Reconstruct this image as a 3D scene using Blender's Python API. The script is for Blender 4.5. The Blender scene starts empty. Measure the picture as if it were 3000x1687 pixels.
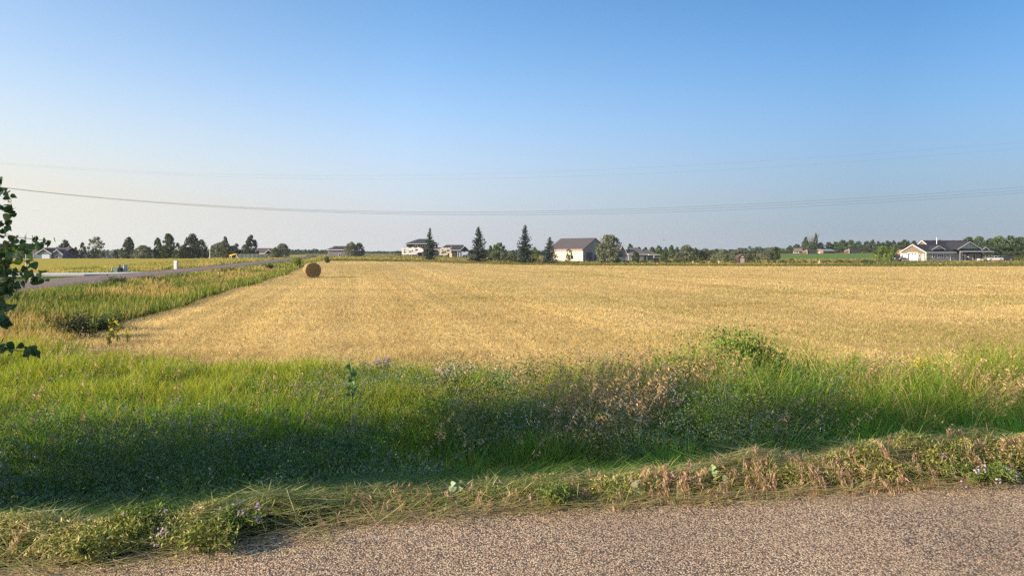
import bpy, bmesh, math, random
import numpy as np
from mathutils import Vector, Matrix

# ------------------------------------------------------------------ camera, sky, sun, exposure
SC = bpy.context.scene
COL = SC.collection
FPX, CX, HOR, EYE = 2142.0, 1500.0, 742.0, 1.6        # focal length in photo pixels, centre, horizon row, eye height
cd = bpy.data.cameras.new("camera")
cam = bpy.data.objects.new("camera", cd); COL.objects.link(cam)
cam.location = (0, 0, EYE); cam.rotation_euler = (math.radians(90), 0, 0)
cd.sensor_width = 36; cd.lens = 36 * FPX / 3000; cd.shift_y = -(843.5 - HOR) / 3000
cd.clip_start = 0.05; cd.clip_end = 20000
SC.camera = cam

SUN_EL, SUN_PHI = 19.0, 22.0                            # low evening sun, left and a little behind
sv = Vector((-math.cos(math.radians(SUN_PHI)) * math.cos(math.radians(SUN_EL)),
             -math.sin(math.radians(SUN_PHI)) * math.cos(math.radians(SUN_EL)), math.sin(math.radians(SUN_EL))))
wd = bpy.data.worlds.new("World"); SC.world = wd; wd.use_nodes = True
nt = wd.node_tree
bg = nt.nodes["Background"]
sky = nt.nodes.new("ShaderNodeTexSky"); sky.sky_type = 'NISHITA'; sky.sun_disc = False
sky.sun_elevation = math.radians(SUN_EL); sky.sun_rotation = math.atan2(sv.x, sv.y)
sky.altitude = 600; sky.air_density = 0.7; sky.dust_density = 0.5; sky.ozone_density = 3.0
def wn(t): return nt.nodes.new(t)
def wmath(op, a, b=None, c=None, clamp=False):
    n = wn("ShaderNodeMath"); n.operation = op; n.use_clamp = clamp
    for k, v in enumerate((a, b, c)):
        if v is None: continue
        if isinstance(v, (int, float)): n.inputs[k].default_value = v
        else: nt.links.new(v, n.inputs[k])
    return n.outputs[0]
def wmix(f, a, b, op='MIX'):
    n = wn("ShaderNodeMix"); n.data_type = 'RGBA'; n.blend_type = op
    for sck, v in ((n.inputs["Factor"], f), (n.inputs["A"], a), (n.inputs["B"], b)):
        if isinstance(v, tuple): sck.default_value = (*v, 1)
        elif isinstance(v, (int, float)): sck.default_value = v
        else: nt.links.new(v, sck)
    return n.outputs["Result"]
# summer haze low over the horizon: warm white towards the sun, blue grey away from it
SKY_STR = 0.13
wtc = wn("ShaderNodeTexCoord"); wsep = wn("ShaderNodeSeparateXYZ"); nt.links.new(wtc.outputs["Generated"], wsep.inputs[0])
wdot = wn("ShaderNodeVectorMath"); wdot.operation = 'DOT_PRODUCT'; nt.links.new(wtc.outputs["Generated"], wdot.inputs[0])
wdot.inputs[1].default_value = Vector((sv.x, sv.y, 0)).normalized()
sd = wdot.outputs["Value"]; zz_ = wmath('MAXIMUM', wsep.outputs[2], 0.0)
to_sun = wmath('MULTIPLY_ADD', sd, 1.45, .36, True)                       # 0 away .. 1 towards the sun
away = wmath('MULTIPLY_ADD', sd, -2.0, -.48, True)
H = lambda *c: tuple(v * .86 / SKY_STR for v in c)
hz = wmix(away, wmix(to_sun, H(.388, .393, .412), H(.545, .535, .46)), H(.218, .262, .31))
base = wmix(away, wmix(1.0, sky.outputs[0], (.86, 1.12, 1.10), 'MULTIPLY'), (.44, .56, .63), 'MULTIPLY')
zq = wmath("MULTIPLY", zz_, 5.3)
fac = wmath('ADD', wmath('POWER', 2.718, wmath('MULTIPLY', wmath('MULTIPLY', zq, zq), -1.0)), wmath("MULTIPLY", to_sun, .25), None, True)
nt.links.new(wmix(fac, base, hz), bg.inputs[0]); bg.inputs[1].default_value = SKY_STR
sl = bpy.data.lights.new("sun", 'SUN'); sl.energy = 5.0; sl.angle = math.radians(0.6); sl.color = (1.0, 0.82, 0.60)
so = bpy.data.objects.new("sun", sl); COL.objects.link(so)
so.rotation_euler = sv.to_track_quat('Z', 'Y').to_euler()
SC.view_settings.view_transform = 'Standard'; SC.view_settings.look = 'None'
SC.view_settings.exposure = 1.0; SC.view_settings.gamma = 1.0
SC.cycles.max_bounces = 6; SC.cycles.diffuse_bounces = 3; SC.cycles.glossy_bounces = 2
SC.cycles.transmission_bounces = 4; SC.cycles.transparent_max_bounces = 6
SC.cycles.use_denoising = False

# ------------------------------------------------------------------ helpers
def tag(o, label=None, cat=None, group=None, kind=None):
    if label: o["label"] = label
    if cat: o["category"] = cat
    if group: o["group"] = group
    if kind: o["kind"] = kind
    return o
def empty(name, loc, rz=0.0, sc=(1, 1, 1)):
    o = bpy.data.objects.new(name, None); COL.objects.link(o)
    o.location = loc; o.rotation_euler = (0, 0, rz); o.scale = sc; o.empty_display_size = 0.2
    return o
def link(name, me, parent=None, mat=None):
    o = bpy.data.objects.new(name, me); COL.objects.link(o)
    if parent is not None: o.parent = parent
    if mat is not None and len(me.materials) == 0: me.materials.append(mat)
    return o
def wx(px, d): return (px - CX) / FPX * d
def wz(py, d): return EYE - (py - HOR) / FPX * d

def np_mesh(name, V, quads=None, tris=None, cols=None, smooth=False):
    me = bpy.data.meshes.new(name)
    V = np.asarray(V, np.float32); me.vertices.add(len(V)); me.vertices.foreach_set("co", V.ravel())
    li, ls, n = [], [], 0
    if quads is not None and len(quads):
        q = np.asarray(quads, np.int32); li.append(q.ravel()); ls.append(np.arange(len(q)) * 4); n = q.size
    if tris is not None and len(tris):
        t = np.asarray(tris, np.int32); li.append(t.ravel()); ls.append(n + np.arange(len(t)) * 3)
    li = np.concatenate(li); ls = np.concatenate(ls)
    me.loops.add(len(li)); me.loops.foreach_set("vertex_index", li.astype(np.int32))
    me.polygons.add(len(ls)); me.polygons.foreach_set("loop_start", ls.astype(np.int32))
    if smooth: me.polygons.foreach_set("use_smooth", np.ones(len(ls), bool))
    me.update(calc_edges=True)
    if cols is not None:
        a = me.color_attributes.new("Col", 'FLOAT_COLOR', 'POINT')
        c = np.ones((len(V), 4), np.float32); c[:, :3] = cols
        a.data.foreach_set("color", c.ravel())
    return me

_perm = np.random.RandomState(7).permutation(4096)
_val = np.random.RandomState(8).rand(4096)
def vnoise(x, y, seed=0):
    x = np.asarray(x, float) + seed * 17.31; y = np.asarray(y, float) - seed * 9.77
    xi = np.floor(x).astype(np.int64); yi = np.floor(y).astype(np.int64)
    fx = x - xi; fy = y - yi; fx = fx * fx * (3 - 2 * fx); fy = fy * fy * (3 - 2 * fy)
    h = lambda a, b: _val[_perm[(a + _perm[b & 4095]) & 4095]]
    return (h(xi, yi) * (1 - fx) + h(xi + 1, yi) * fx) * (1 - fy) + (h(xi, yi + 1) * (1 - fx) + h(xi + 1, yi + 1) * fx) * fy
def fbm(x, y, seed=0, o=3):
    s, a, t = 0, 1.0, 0
    for k in range(o):
        s = s + a * vnoise(x * 2 ** k, y * 2 ** k, seed + k * 3); t += a; a *= 0.5
    return s / t
def sst(a, b, x):
    t = np.clip((x - a) / (b - a), 0, 1); return t * t * (3 - 2 * t)

def nodes_of(name):
    m = bpy.data.materials.new(name); m.use_nodes = True
    return m, m.node_tree, m.node_tree.nodes["Principled BSDF"]
def mat(name, c, rough=0.7, var=0.12, scale=3.0, bump=0.0, bscale=40, metal=0.0, spec=0.3, stretch=(1, 1, 1)):
    m, t, p = nodes_of(name)
    tc = t.nodes.new("ShaderNodeTexCoord"); mp = t.nodes.new("ShaderNodeMapping"); mp.inputs["Scale"].default_value = stretch
    n = t.nodes.new("ShaderNodeTexNoise"); n.inputs["Scale"].default_value = scale; n.inputs["Detail"].default_value = 5
    t.links.new(tc.outputs["Object"], mp.inputs[0]); t.links.new(mp.outputs[0], n.inputs["Vector"])
    r = t.nodes.new("ShaderNodeValToRGB")
    r.color_ramp.elements[0].position = 0.3; r.color_ramp.elements[1].position = 0.7
    r.color_ramp.elements[0].color = (*[max(0, v * (1 - var)) for v in c], 1)
    r.color_ramp.elements[1].color = (*[min(1, v * (1 + var)) for v in c], 1)
    t.links.new(n.outputs[0], r.inputs[0]); t.links.new(r.outputs[0], p.inputs["Base Color"])
    p.inputs["Roughness"].default_value = rough; p.inputs["Metallic"].default_value = metal
    p.inputs["Specular IOR Level"].default_value = spec
    if bump:
        n2 = t.nodes.new("ShaderNodeTexNoise"); n2.inputs["Scale"].default_value = bscale; n2.inputs["Detail"].default_value = 4
        t.links.new(mp.outputs[0], n2.inputs["Vector"])
        b = t.nodes.new("ShaderNodeBump"); b.inputs["Strength"].default_value = bump; b.inputs["Distance"].default_value = 0.05
        t.links.new(n2.outputs[0], b.inputs["Height"]); t.links.new(b.outputs[0], p.inputs["Normal"])
    return m
def leafmat(name, transl=0.35, rough=0.6, objvar=0.0, spec=0.25, tint=(1.25, 1.2, 0.6)):
    """plant tissue: colour of each leaf or blade from the mesh, light shining partly through"""
    m, t, p = nodes_of(name)
    a = t.nodes.new("ShaderNodeAttribute"); a.attribute_name = "Col"
    src = a.outputs["Color"]
    if objvar:
        oi = t.nodes.new("ShaderNodeObjectInfo"); mr = t.nodes.new("ShaderNodeMapRange")
        mr.inputs["To Min"].default_value = 1 - objvar; mr.inputs["To Max"].default_value = 1 + objvar
        t.links.new(oi.outputs["Random"], mr.inputs["Value"])
        hs = t.nodes.new("ShaderNodeHueSaturation"); t.links.new(mr.outputs[0], hs.inputs["Value"]); t.links.new(src, hs.inputs["Color"])
        src = hs.outputs[0]
    t.links.new(src, p.inputs["Base Color"]); p.inputs["Roughness"].default_value = rough; p.inputs["Specular IOR Level"].default_value = spec
    tr = t.nodes.new("ShaderNodeBsdfTranslucent"); mx = t.nodes.new("ShaderNodeMixShader"); mx.inputs[0].default_value = transl
    mu = t.nodes.new("ShaderNodeVectorMath"); mu.operation = 'MULTIPLY'; mu.inputs[1].default_value = tint
    t.links.new(src, mu.inputs[0]); t.links.new(mu.outputs[0], tr.inputs[0])
    t.links.new(p.outputs[0], mx.inputs[1]); t.links.new(tr.outputs[0], mx.inputs[2])
    t.links.new(mx.outputs[0], t.nodes["Material Output"].inputs[0])
    return m

# ------------------------------------------------------------------ terrain
FE = np.array([(-60, -5.0), (-12, 2.6), (-4.5, 3.55), (-3.4, 3.66), (-2.3, 3.75), (-1.6, 4.12), (-1.0, 4.36), (0, 4.6), (1, 4.76), (2.4, 4.97), (3.7, 5.22), (5, 5.36), (12, 6.5), (60, 14.0)])
def edge(x): return np.interp(x, FE[:, 0], FE[:, 1])                 # where the hay covers the edge of the near road
def xr(y): return -21.2 - 0.21 * (np.maximum(y, 8) - 36)             # right edge of the side road
def xl(y): return xr(y) - 4.6 - 1.2 * (1 - sst(38, 60, y))
TX = np.array([-600, 0, 500, 760, 900, 1200, 1500, 1800, 2200, 2600, 3000, 3600.])
TD = np.log(np.array([60, 100, 150, 200, 250, 300, 400, 600, 1000, 6000.]))
TZ = np.array([
 [.10, .10, .02, -.6, -.6, -.6, -.6, -.6, -.6, -.6, -.6, -.6],
 [.25, .25, .15, 0.0, -.25, -.50, -.62, -.62, -.65, -.65, -.65, -.65],
 [.55, .55, .50, .20, .10, -.15, -.60, -.72, -.78, -.80, -.78, -.78],
 [.10, .10, .12, .35, .45, .35, -.62, -.85, -.80, -.70, -.62, -.6],
 [-.30, -.30, -.25, .30, .55, .45, -.55, -.75, -.70, -.5, -.35, -.3],
 [-.65, -.65, -.55, .25, .60, .55, -.20, -.45, -.30, .20, .35, .4],
 [-1.3, -1.3, -1.2, .0, .8, .8, .4, .3, 1.1, 2.0, 1.6, 1.5],
 [-2.6, -2.6, -2.5, -.6, 1.2, 1.2, 1.2, 1.2, 1.8, 2.8, 2.6, 2.4],
 [-4, -4, -4, -1.5, 1.2, 1.4, 1.4, 1.4, 1.5, 1.8, 1.8, 1.8],
 [1.4] * 12])
def zg(x, y):
    x, y = np.broadcast_arrays(np.asarray(x, float), np.asarray(y, float))
    s = y - edge(x)
    near = -0.62 * sst(0.15, 2.3, s) + 0.05 * (fbm(x * .35, y * .35, 3) - .5) * sst(1, 4, s)
    near = near - 0.07 * sst(0.3, -0.25, -s) * 0 - 0.07 * (s < -0.02)
    t = x - xr(y)
    m = (1 - sst(.8, 6.2, t)) * sst(9, 20, y)
    near = near * (1 - m)
    left = sst(60, 150, y) * .5 * sst(-6, -20, t); near = near + left
    lx = np.clip(CX + x / np.maximum(y, 1) * FPX, TX[0], TX[-1]); ld = np.clip(np.log(np.maximum(y, 2)), TD[0], TD[-1])
    ix = np.clip(np.searchsorted(TX, lx) - 1, 0, len(TX) - 2); iy = np.clip(np.searchsorted(TD, ld) - 1, 0, len(TD) - 2)
    fx = (lx - TX[ix]) / (TX[ix + 1] - TX[ix]); fy = (ld - TD[iy]) / (TD[iy + 1] - TD[iy])
    far = (TZ[iy, ix] * (1 - fx) + TZ[iy, ix + 1] * fx) * (1 - fy) + (TZ[iy + 1, ix] * (1 - fx) + TZ[iy + 1, ix + 1] * fx) * fy
    k = sst(70, 110, y)
    return near * (1 - k) + far * k
def z1(x, y): return float(zg(np.array([x]), np.array([y]))[0])

def yf(x): return np.interp(x, [-12, -11, -8.5, -6, -4.5, -1, 1.5, 3, 8, 14], [19.5, 17.6, 15.0, 13.9, 13.5, 13.3, 12.3, 11.9, 12.0, 12.6]) + 0.5 * (vnoise(x * .9, x * 0, 5) - .5)
def yend(x, y):
    px = CX + x / np.maximum(y, 1) * FPX
    return np.interp(px, [900, 1000, 1200, 1350, 1500, 1800, 2200, 2600, 3000], [146, 150, 152, 146, 140, 136, 133, 131, 133])
def in_field(x, y):
    return (y > yf(x)) & (x - xr(y) > 6.15 + 0.7 * (vnoise(y * .25, y * 0, 4) - .5)) & (y < yend(x, y))

# the setting: one ground sheet in rings out to the horizon, split where what grows on it changes
def region(x, y):
    px = CX + x / np.maximum(y, .5) * FPX
    r = np.zeros(x.shape, int)
    r[in_field(x, y)] = 1
    t = x - xr(y)
    r[(t < -5.5) & (y > 58.5) & (y < 330) & (px < 900)] = 2
    ye = yend(x, y)
    r[(y >= ye) & (y < ye + 9 + 3 * sst(1500, 1000, px)) & (px > 1010)] = 3
    r[(t < -5.9) & (y > 40) & (y < 51.5)] = 3
    r[(y > ye + 12) & (y < 330) & (px > 930)] = 4
    r[(px > 2255) & (px < 2570) & (y > 270) & (y < 372)] = 5
    r[(y >= 330) & (r == 0)] = 4
    return r
rr = np.concatenate([np.linspace(0.05, 3.0, 16), np.geomspace(3.2, 450, 330), np.geomspace(470, 6500, 26)])
aa = np.concatenate([np.linspace(-48, 48, 420), np.linspace(48, 312, 90)[1:-1]])
th = np.radians(aa)
X = rr[:, None] * np.sin(th)[None]; Y = rr[:, None] * np.cos(th)[None]
Z = zg(X, Y)
nr, na = X.shape
V = np.stack([X, Y, Z], -1).reshape(-1, 3)
i, j = np.meshgrid(np.arange(nr - 1), np.arange(na), indexing='ij')
j2 = (j + 1) % na
Q = np.stack([i * na + j, i * na + j2, (i + 1) * na + j2, (i + 1) * na + j], -1).reshape(-1, 4)[:, ::-1]
cen = V[Q].mean(1); reg = region(cen[:, 0], cen[:, 1])

def ground_mat(name, c1, c2, c3, rows=False, fine=9.0, big=.12):
    """soil and short growth: three colours mixed by two noises; rows = mown swaths along the field"""
    m, t, p = nodes_of(name)
    g = t.nodes.new("ShaderNodeNewGeometry"); L = t.links
    def noise(scale, vec=None, det=4):
        n = t.nodes.new("ShaderNodeTexNoise"); n.inputs["Scale"].default_value = scale; n.inputs["Detail"].default_value = det
        L.new(vec or g.outputs["Position"], n.inputs["Vector"]); return n.outputs[0]
    def ramp(f, a, b):
        r = t.nodes.new("ShaderNodeMapRange"); r.inputs["From Min"].default_value = a; r.inputs["From Max"].default_value = b
        L.new(f, r.inputs["Value"]); return r.outputs[0]
    def mix(f, a, b):
        x = t.nodes.new("ShaderNodeMix"); x.data_type = 'RGBA'; L.new(f, x.inputs["Factor"])
        for s, v in ((x.inputs["A"], a), (x.inputs["B"], b)):
            if isinstance(v, tuple): s.default_value = (*v, 1)
            else: L.new(v, s)
        return x.outputs["Result"]
    base = mix(ramp(noise(big), .38, .62), c1, c2)
    if rows:
        mp = t.nodes.new("ShaderNodeMapping"); mp.inputs["Rotation"].default_value = (0, 0, -math.atan(.215))
        mp2 = t.nodes.new("ShaderNodeMapping"); mp2.inputs["Scale"].default_value = (.55, .012, 1)
        L.new(g.outputs["Position"], mp.inputs[0]); L.new(mp.outputs[0], mp2.inputs[0])
        base = mix(ramp(noise(1.0, mp2.outputs[0], 3), .42, .72), base, c3)
        mp3 = t.nodes.new("ShaderNodeMapping"); mp3.inputs["Scale"].default_value = (.06, .5, 1)
        L.new(g.outputs["Position"], mp3.inputs[0])
        base = mix(ramp(noise(1.0, mp3.outputs[0], 5), .45, .75), base, (c1[0] * .72, c1[1] * .68, c1[2] * .6))
        base = mix(ramp(noise(.07, None, 5), .58, .78), base, (.40, .34, .09))
    else:
        base = mix(ramp(noise(big * 4, None, 6), .45, .7), base, c3)
    dk = tuple(v * .55 for v in c1)
    base = mix(ramp(noise(fine, None, 6), .62, .40), base, dk)
    L.new(base, p.inputs["Base Color"]); p.inputs["Roughness"].default_value = .9; p.inputs["Specular IOR Level"].default_value = .1
    b = t.nodes.new("ShaderNodeBump"); b.inputs["Strength"].default_value = .9; b.inputs["Distance"].default_value = .12
    L.new(noise(fine * .6, None, 7), b.inputs["Height"]); L.new(b.outputs[0], p.inputs["Normal"])
    return m
GM = [("ground", ground_mat("verge_soil", (.09, .085, .035), (.11, .12, .035), (.17, .12, .05))),
      ("stubble_field", ground_mat("stubble_ground", (.62, .43, .16), (.66, .47, .18), (.78, .60, .29), rows=True)),
      ("meadow", ground_mat("meadow_growth", (.46, .38, .05), (.40, .41, .035), (.56, .35, .09), big=.03, fine=3)),
      ("lawn", ground_mat("lawn_growth", (.09, .16, .025), (.13, .19, .03), (.20, .19, .05), fine=3)),
      ("far_field", ground_mat("far_growth", (.22, .19, .06), (.14, .15, .045), (.34, .23, .085), big=.05, fine=2)),
      ("crop_field", ground_mat("crop_growth", (.12, .25, .035), (.14, .26, .035), (.17, .24, .05), big=.06, fine=1.5))]
for k, (nm, gm) in enumerate(GM):
    q = Q[reg == k]; used = np.unique(q); remap = np.zeros(len(V), np.int32); remap[used] = np.arange(len(used))
    o = link(nm, np_mesh(nm, V[used], remap[q], smooth=True), mat=gm); tag(o, kind="structure")
cover = {"ground": 0}

# near road: chip-seal, a raised sheet with a ragged edge under the cut hay
def chip_mat(name, scale, cols, bump=1.0, dust=(.30, .22, .15)):
    m, t, p = nodes_of(name); L = t.links
    g = t.nodes.new("ShaderNodeNewGeometry")
    v = t.nodes.new("ShaderNodeTexVoronoi"); v.inputs["Scale"].default_value = scale; L.new(g.outputs["Position"], v.inputs["Vector"])
    v2 = t.nodes.new("ShaderNodeTexVoronoi"); v2.inputs["Scale"].default_value = scale * 1.9; L.new(g.outputs["Position"], v2.inputs["Vector"])
    sp = t.nodes.new("ShaderNodeSeparateColor"); L.new(v.outputs["Color"], sp.inputs[0])
    r = t.nodes.new("ShaderNodeValToRGB"); r.color_ramp.interpolation = 'CONSTANT'
    e = r.color_ramp.elements; e[0].position = 0; e[0].color = (*cols[0], 1); e[1].position = 1 / len(cols); e[1].color = (*cols[1], 1)
    for k in range(2, len(cols)):
        q = e.new(k / len(cols)); q.color = (*cols[k], 1)
    L.new(sp.outputs[0], r.inputs[0])
    dr = t.nodes.new("ShaderNodeMapRange"); dr.inputs["From Min"].default_value = .40; dr.inputs["From Max"].default_value = .66
    L.new(v.outputs["Distance"], dr.inputs["Value"])
    mx = t.nodes.new("ShaderNodeMix"); mx.data_type = 'RGBA'; L.new(dr.outputs[0], mx.inputs["Factor"]); L.new(r.outputs[0], mx.inputs["A"])
    mx.inputs["B"].default_value = (.085, .062, .048, 1)
    n = t.nodes.new("ShaderNodeTexNoise"); n.inputs["Scale"].default_value = 1.3; n.inputs["Detail"].default_value = 6; L.new(g.outputs["Position"], n.inputs["Vector"])
    nr_ = t.nodes.new("ShaderNodeMapRange"); nr_.inputs["From Min"].default_value = .35; nr_.inputs["From Max"].default_value = .7
    nr_.inputs["To Max"].default_value = .2; L.new(n.outputs[0], nr_.inputs["Value"])
    m2 = t.nodes.new("ShaderNodeMix"); m2.data_type = 'RGBA'; L.new(nr_.outputs[0], m2.inputs["Factor"]); L.new(mx.outputs["Result"], m2.inputs["A"])
    m2.inputs["B"].default_value = (*dust, 1)
    n3 = t.nodes.new("ShaderNodeTexNoise"); n3.inputs["Scale"].default_value = .9; n3.inputs["Detail"].default_value = 5; L.new(g.outputs["Position"], n3.inputs["Vector"])
    wr = t.nodes.new("ShaderNodeMapRange"); wr.inputs["From Min"].default_value = .3; wr.inputs["From Max"].default_value = .7; wr.inputs["To Min"].default_value = .84; wr.inputs["To Max"].default_value = 1.12; L.new(n3.outputs[0], wr.inputs["Value"])
    wm = t.nodes.new("ShaderNodeVectorMath"); wm.operation = 'SCALE'; L.new(m2.outputs["Result"], wm.inputs[0]); L.new(wr.outputs[0], wm.inputs["Scale"]); L.new(wm.outputs[0], p.inputs["Base Color"])
    p.inputs["Roughness"].default_value = .75; p.inputs["Specular IOR Level"].default_value = .3
    ad = t.nodes.new("ShaderNodeMath"); ad.operation = 'MULTIPLY_ADD'; ad.inputs[1].default_value = .35
    L.new(v2.outputs["Distance"], ad.inputs[0]); L.new(v.outputs["Distance"], ad.inputs[2])
    b = t.nodes.new("ShaderNodeBump"); b.invert = True; b.inputs["Strength"].default_value = bump; b.inputs["Distance"].default_value = .55 / scale
    L.new(ad.outputs[0], b.inputs["Height"]); L.new(b.outputs[0], p.inputs["Normal"])
    return m
M_CHIP = chip_mat("chip_seal", 102, [(.66, .46, .27), (.40, .28, .18), (.74, .55, .35), (.53, .35, .205), (.82, .67, .46), (.27, .20, .15), (.64, .40, .26)], .7, (.50, .36, .23))
xs = np.concatenate([np.linspace(-60, -6, 28)[:-1], np.linspace(-6, 7, 160), np.linspace(7, 60, 28)[1:]])
ts = np.concatenate([[0, .004], np.linspace(.15, 9.5, 12)])
ye_ = edge(xs) + .22 + .10 * (fbm(xs * 3, xs * 0, 11) - .5)
RX = np.repeat(xs[:, None], len(ts), 1); RY = ye_[:, None] - ts[None] ; RZ = np.zeros_like(RX); RZ[:, 0] = -.09
Vr = np.stack([RX, RY, RZ], -1).reshape(-1, 3); n2 = len(ts)
ii, jj = np.meshgrid(np.arange(len(xs) - 1), np.arange(n2 - 1), indexing='ij')
Qr = np.stack([ii * n2 + jj, ii * n2 + jj + 1, (ii + 1) * n2 + jj + 1, (ii + 1) * n2 + jj], -1).reshape(-1, 4)
tag(link("road", np_mesh("road", Vr, Qr), mat=M_CHIP), kind="structure")

# side road on the left and the concrete driveway that leaves it
ys = np.geomspace(13, 240, 150); us = np.linspace(0, 1, 9)
SXr = xr(ys) + .25 * (fbm(ys * .8, ys * 0, 21) - .5); SXl = xl(ys) + .25 * (fbm(ys * .8, ys * 0, 22) - .5)
SX = SXl[:, None] + (SXr - SXl)[:, None] * us; SY = np.repeat(ys[:, None], 9, 1)
SZ = zg(SX, SY) + .05 + .05 * (1 - (2 * us - 1) ** 2); SZ[:, 0] -= .1; SZ[:, -1] -= .1
Vs = np.stack([SX, SY, SZ], -1).reshape(-1, 3)
ii, jj = np.meshgrid(np.arange(len(ys) - 1), np.arange(8), indexing='ij')
Qs = np.stack([ii * 9 + jj, ii * 9 + jj + 1, (ii + 1) * 9 + jj + 1, (ii + 1) * 9 + jj], -1).reshape(-1, 4)
M_SIDE = chip_mat("side_road_seal", 26, [(.37, .27, .21), (.31, .225, .175), (.42, .31, .245), (.28, .205, .165)], bump=.5, dust=(.36, .26, .205))
tag(link("side_road", np_mesh("side_road", Vs, Qs), mat=M_SIDE), kind="structure")
M_CONC = mat("driveway_concrete", (.52, .52, .50), .85, .08, 1.2, .2, 20)
dp = [(-28.9, 58.5), (-28.6, 53.2), (-30.2, 51.6), (-34, 50.9), (-44, 50.4), (-70, 49), (-70, 53), (-44, 54.2), (-37, 54.9), (-31.5, 56.2)]
bm = bmesh.new(); bf = bm.faces.new([bm.verts.new((x, y, z1(x, y) + .12)) for x, y in dp][::-1])
ex = bmesh.ops.extrude_face_region(bm, geom=[bf])
for v in [g for g in ex["geom"] if isinstance(g, bmesh.types.BMVert)]: v.co.z -= .2
bmesh.ops.recalc_face_normals(bm, faces=bm.faces)
me = bpy.data.meshes.new("driveway"); bm.to_mesh(me); bm.free()
tag(link("driveway", me, mat=M_CONC), kind="structure")

# ------------------------------------------------------------------ plant geometry
R = np.random.RandomState(3)
def blades(P, h, w, lean, leandir, face, col, curl=1.8, seg=3, droop=0.0):
    n = len(P)
    T = {3: [0, .4, .75, 1], 2: [0, .55, 1], 1: [0, 1]}[seg]; Wd = {3: [1, .85, .5], 2: [1, .7], 1: [1]}[seg]
    ld = np.stack([np.cos(leandir), np.sin(leandir)], -1); fd = np.stack([np.cos(face), np.sin(face)], -1)
    nv = 2 * seg + 1; VV = np.zeros((n, nv, 3)); CC = np.zeros((n, nv, 3))
    for k, t in enumerate(T):
        c = P.copy(); c[:, :2] += ld * (lean * t ** curl)[:, None]; c[:, 2] += h * (t - droop * t * t)
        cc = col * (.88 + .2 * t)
        if k < seg:
            off = fd * (w * Wd[k] * .5)[:, None]
            a = c.copy(); a[:, :2] -= off; b = c.copy(); b[:, :2] += off
            VV[:, 2 * k] = a; VV[:, 2 * k + 1] = b; CC[:, 2 * k] = cc; CC[:, 2 * k + 1] = cc
        else: VV[:, -1] = c; CC[:, -1] = cc
    base = (np.arange(n) * nv)[:, None]
    qs = [base + np.array([2 * k, 2 * k + 1, 2 * k + 3, 2 * k + 2]) for k in range(seg - 1)]
    tr = base + np.array([2 * seg - 2, 2 * seg - 1, 2 * seg])
    return VV.reshape(-1, 3), (np.concatenate(qs) if qs else np.zeros((0, 4), int)), tr, CC.reshape(-1, 3)
def rand_dirs(n, rng, up=0.0):
    v = rng.normal(size=(n, 3)); v[:, 2] += up; return v / np.linalg.norm(v, axis=1)[:, None]
def leaves(P, ln, wd_, col, rng, axis=None, up=0.0):
    """diamond leaves"""
    n = len(P); a = rand_dirs(n, rng, up) if axis is None else axis
    b = np.cross(a, rand_dirs(n, rng)); b /= np.linalg.norm(b, axis=1)[:, None] + 1e-9
    ln = np.broadcast_to(ln, n)[:, None]; wd_ = np.broadcast_to(wd_, n)[:, None]
    VV = np.stack([P - a * ln * .5, P + b * wd_ * .5 - a * ln * .05, P + a * ln * .5, P - b * wd_ * .5 - a * ln * .05], 1).reshape(-1, 3)
    q = np.arange(n)[:, None] * 4 + np.arange(4)
    return VV, q, np.zeros((0, 3), int), np.repeat(col, 4, 0)
def join(parts):
    v, q, t, c, o = [], [], [], [], 0
    for a in parts:
        v.append(a[0]); q.append(a[1] + o); t.append(a[2] + o); c.append(a[3]); o += len(a[0])
    return np.concatenate(v), np.concatenate(q), np.concatenate(t), np.concatenate(c)
def plant(name, parts, m, parent=None):
    v, q, t, c = join(parts); me = np_mesh(name, v, q, t, c); return link(name, me, parent, m)
def pal(n, cs, rng, var=.15, w=None):
    cs = np.array(cs); k = rng.choice(len(cs), n, p=w); c = cs[k] * (1 + var * rng.normal(size=(n, 1)))
    return np.clip(c * (1 + .05 * rng.normal(size=(n, 3))), .003, .95)
def scatter(n, d0, d1, k, u0, u1, rng):
    u = rng.uniform(u0, u1, n); q = rng.rand(n)
    d = np.exp(np.log(d0) + q * np.log(d1 / d0)) if abs(k - 1) < 1e-6 else (d0 ** (1 - k) + q * (d1 ** (1 - k) - d0 ** (1 - k))) ** (1 / (1 - k))
    return u * d, d
M_GRASS = leafmat("grass_blade", .45, .55)
M_STRAW = leafmat("straw_blade", .40, .6, tint=(1.0, .95, .8))
M_HERB = leafmat("herb_leaf", .25, .6)

# stubble: the cut stalks of the field
x, y = scatter(640000, 11, 150, 1.4, -.80, .80, R); ok = in_field(x, y); x, y = x[ok], y[ok]; n = len(x)
row = fbm((x + .215 * y) * .55, y * .012, 31); gr = fbm(x * .12, y * .12, 33); lodge = fbm(x * .5, y * .5, 35)
c = pal(n, [(.77, .57, .22), (.83, .63, .27), (.71, .51, .18), (.87, .70, .35)], R, .09)
row2 = fbm((x + .215 * y) * 1.6, y * .03, 32); fa = (.25 + .6 * sst(18, 60, y))[:, None]; c = c * (1 - fa) + c.mean(0) * fa; swath = vnoise((x + .215 * y) * .17, y * .004, 36)
c *= (.76 + .22 * sst(.4, .75, row) + .22 * sst(.35, .7, row2) + .10 * swath + .20 * (fbm(x * .035, y * .30, 38) - .5))[:, None]
qr = x + .215 * y
for q0 in (2.8, 3.7, 6.7, 7.6): c *= (1 + .15 * np.exp(-((qr - q0 - .5 * (vnoise(y * .05, y * 0, 39) - .5)) / (.22 + .003 * y)) ** 2) * sst(18, 26, y))[:, None]
g = (sst(.50, .78, gr) * .38 + .18 * (y < yf(x) + 2.2)) > R.rand(n); c[g] = pal(g.sum(), [(.26, .27, .05), (.20, .25, .04)], R, .2)
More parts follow.
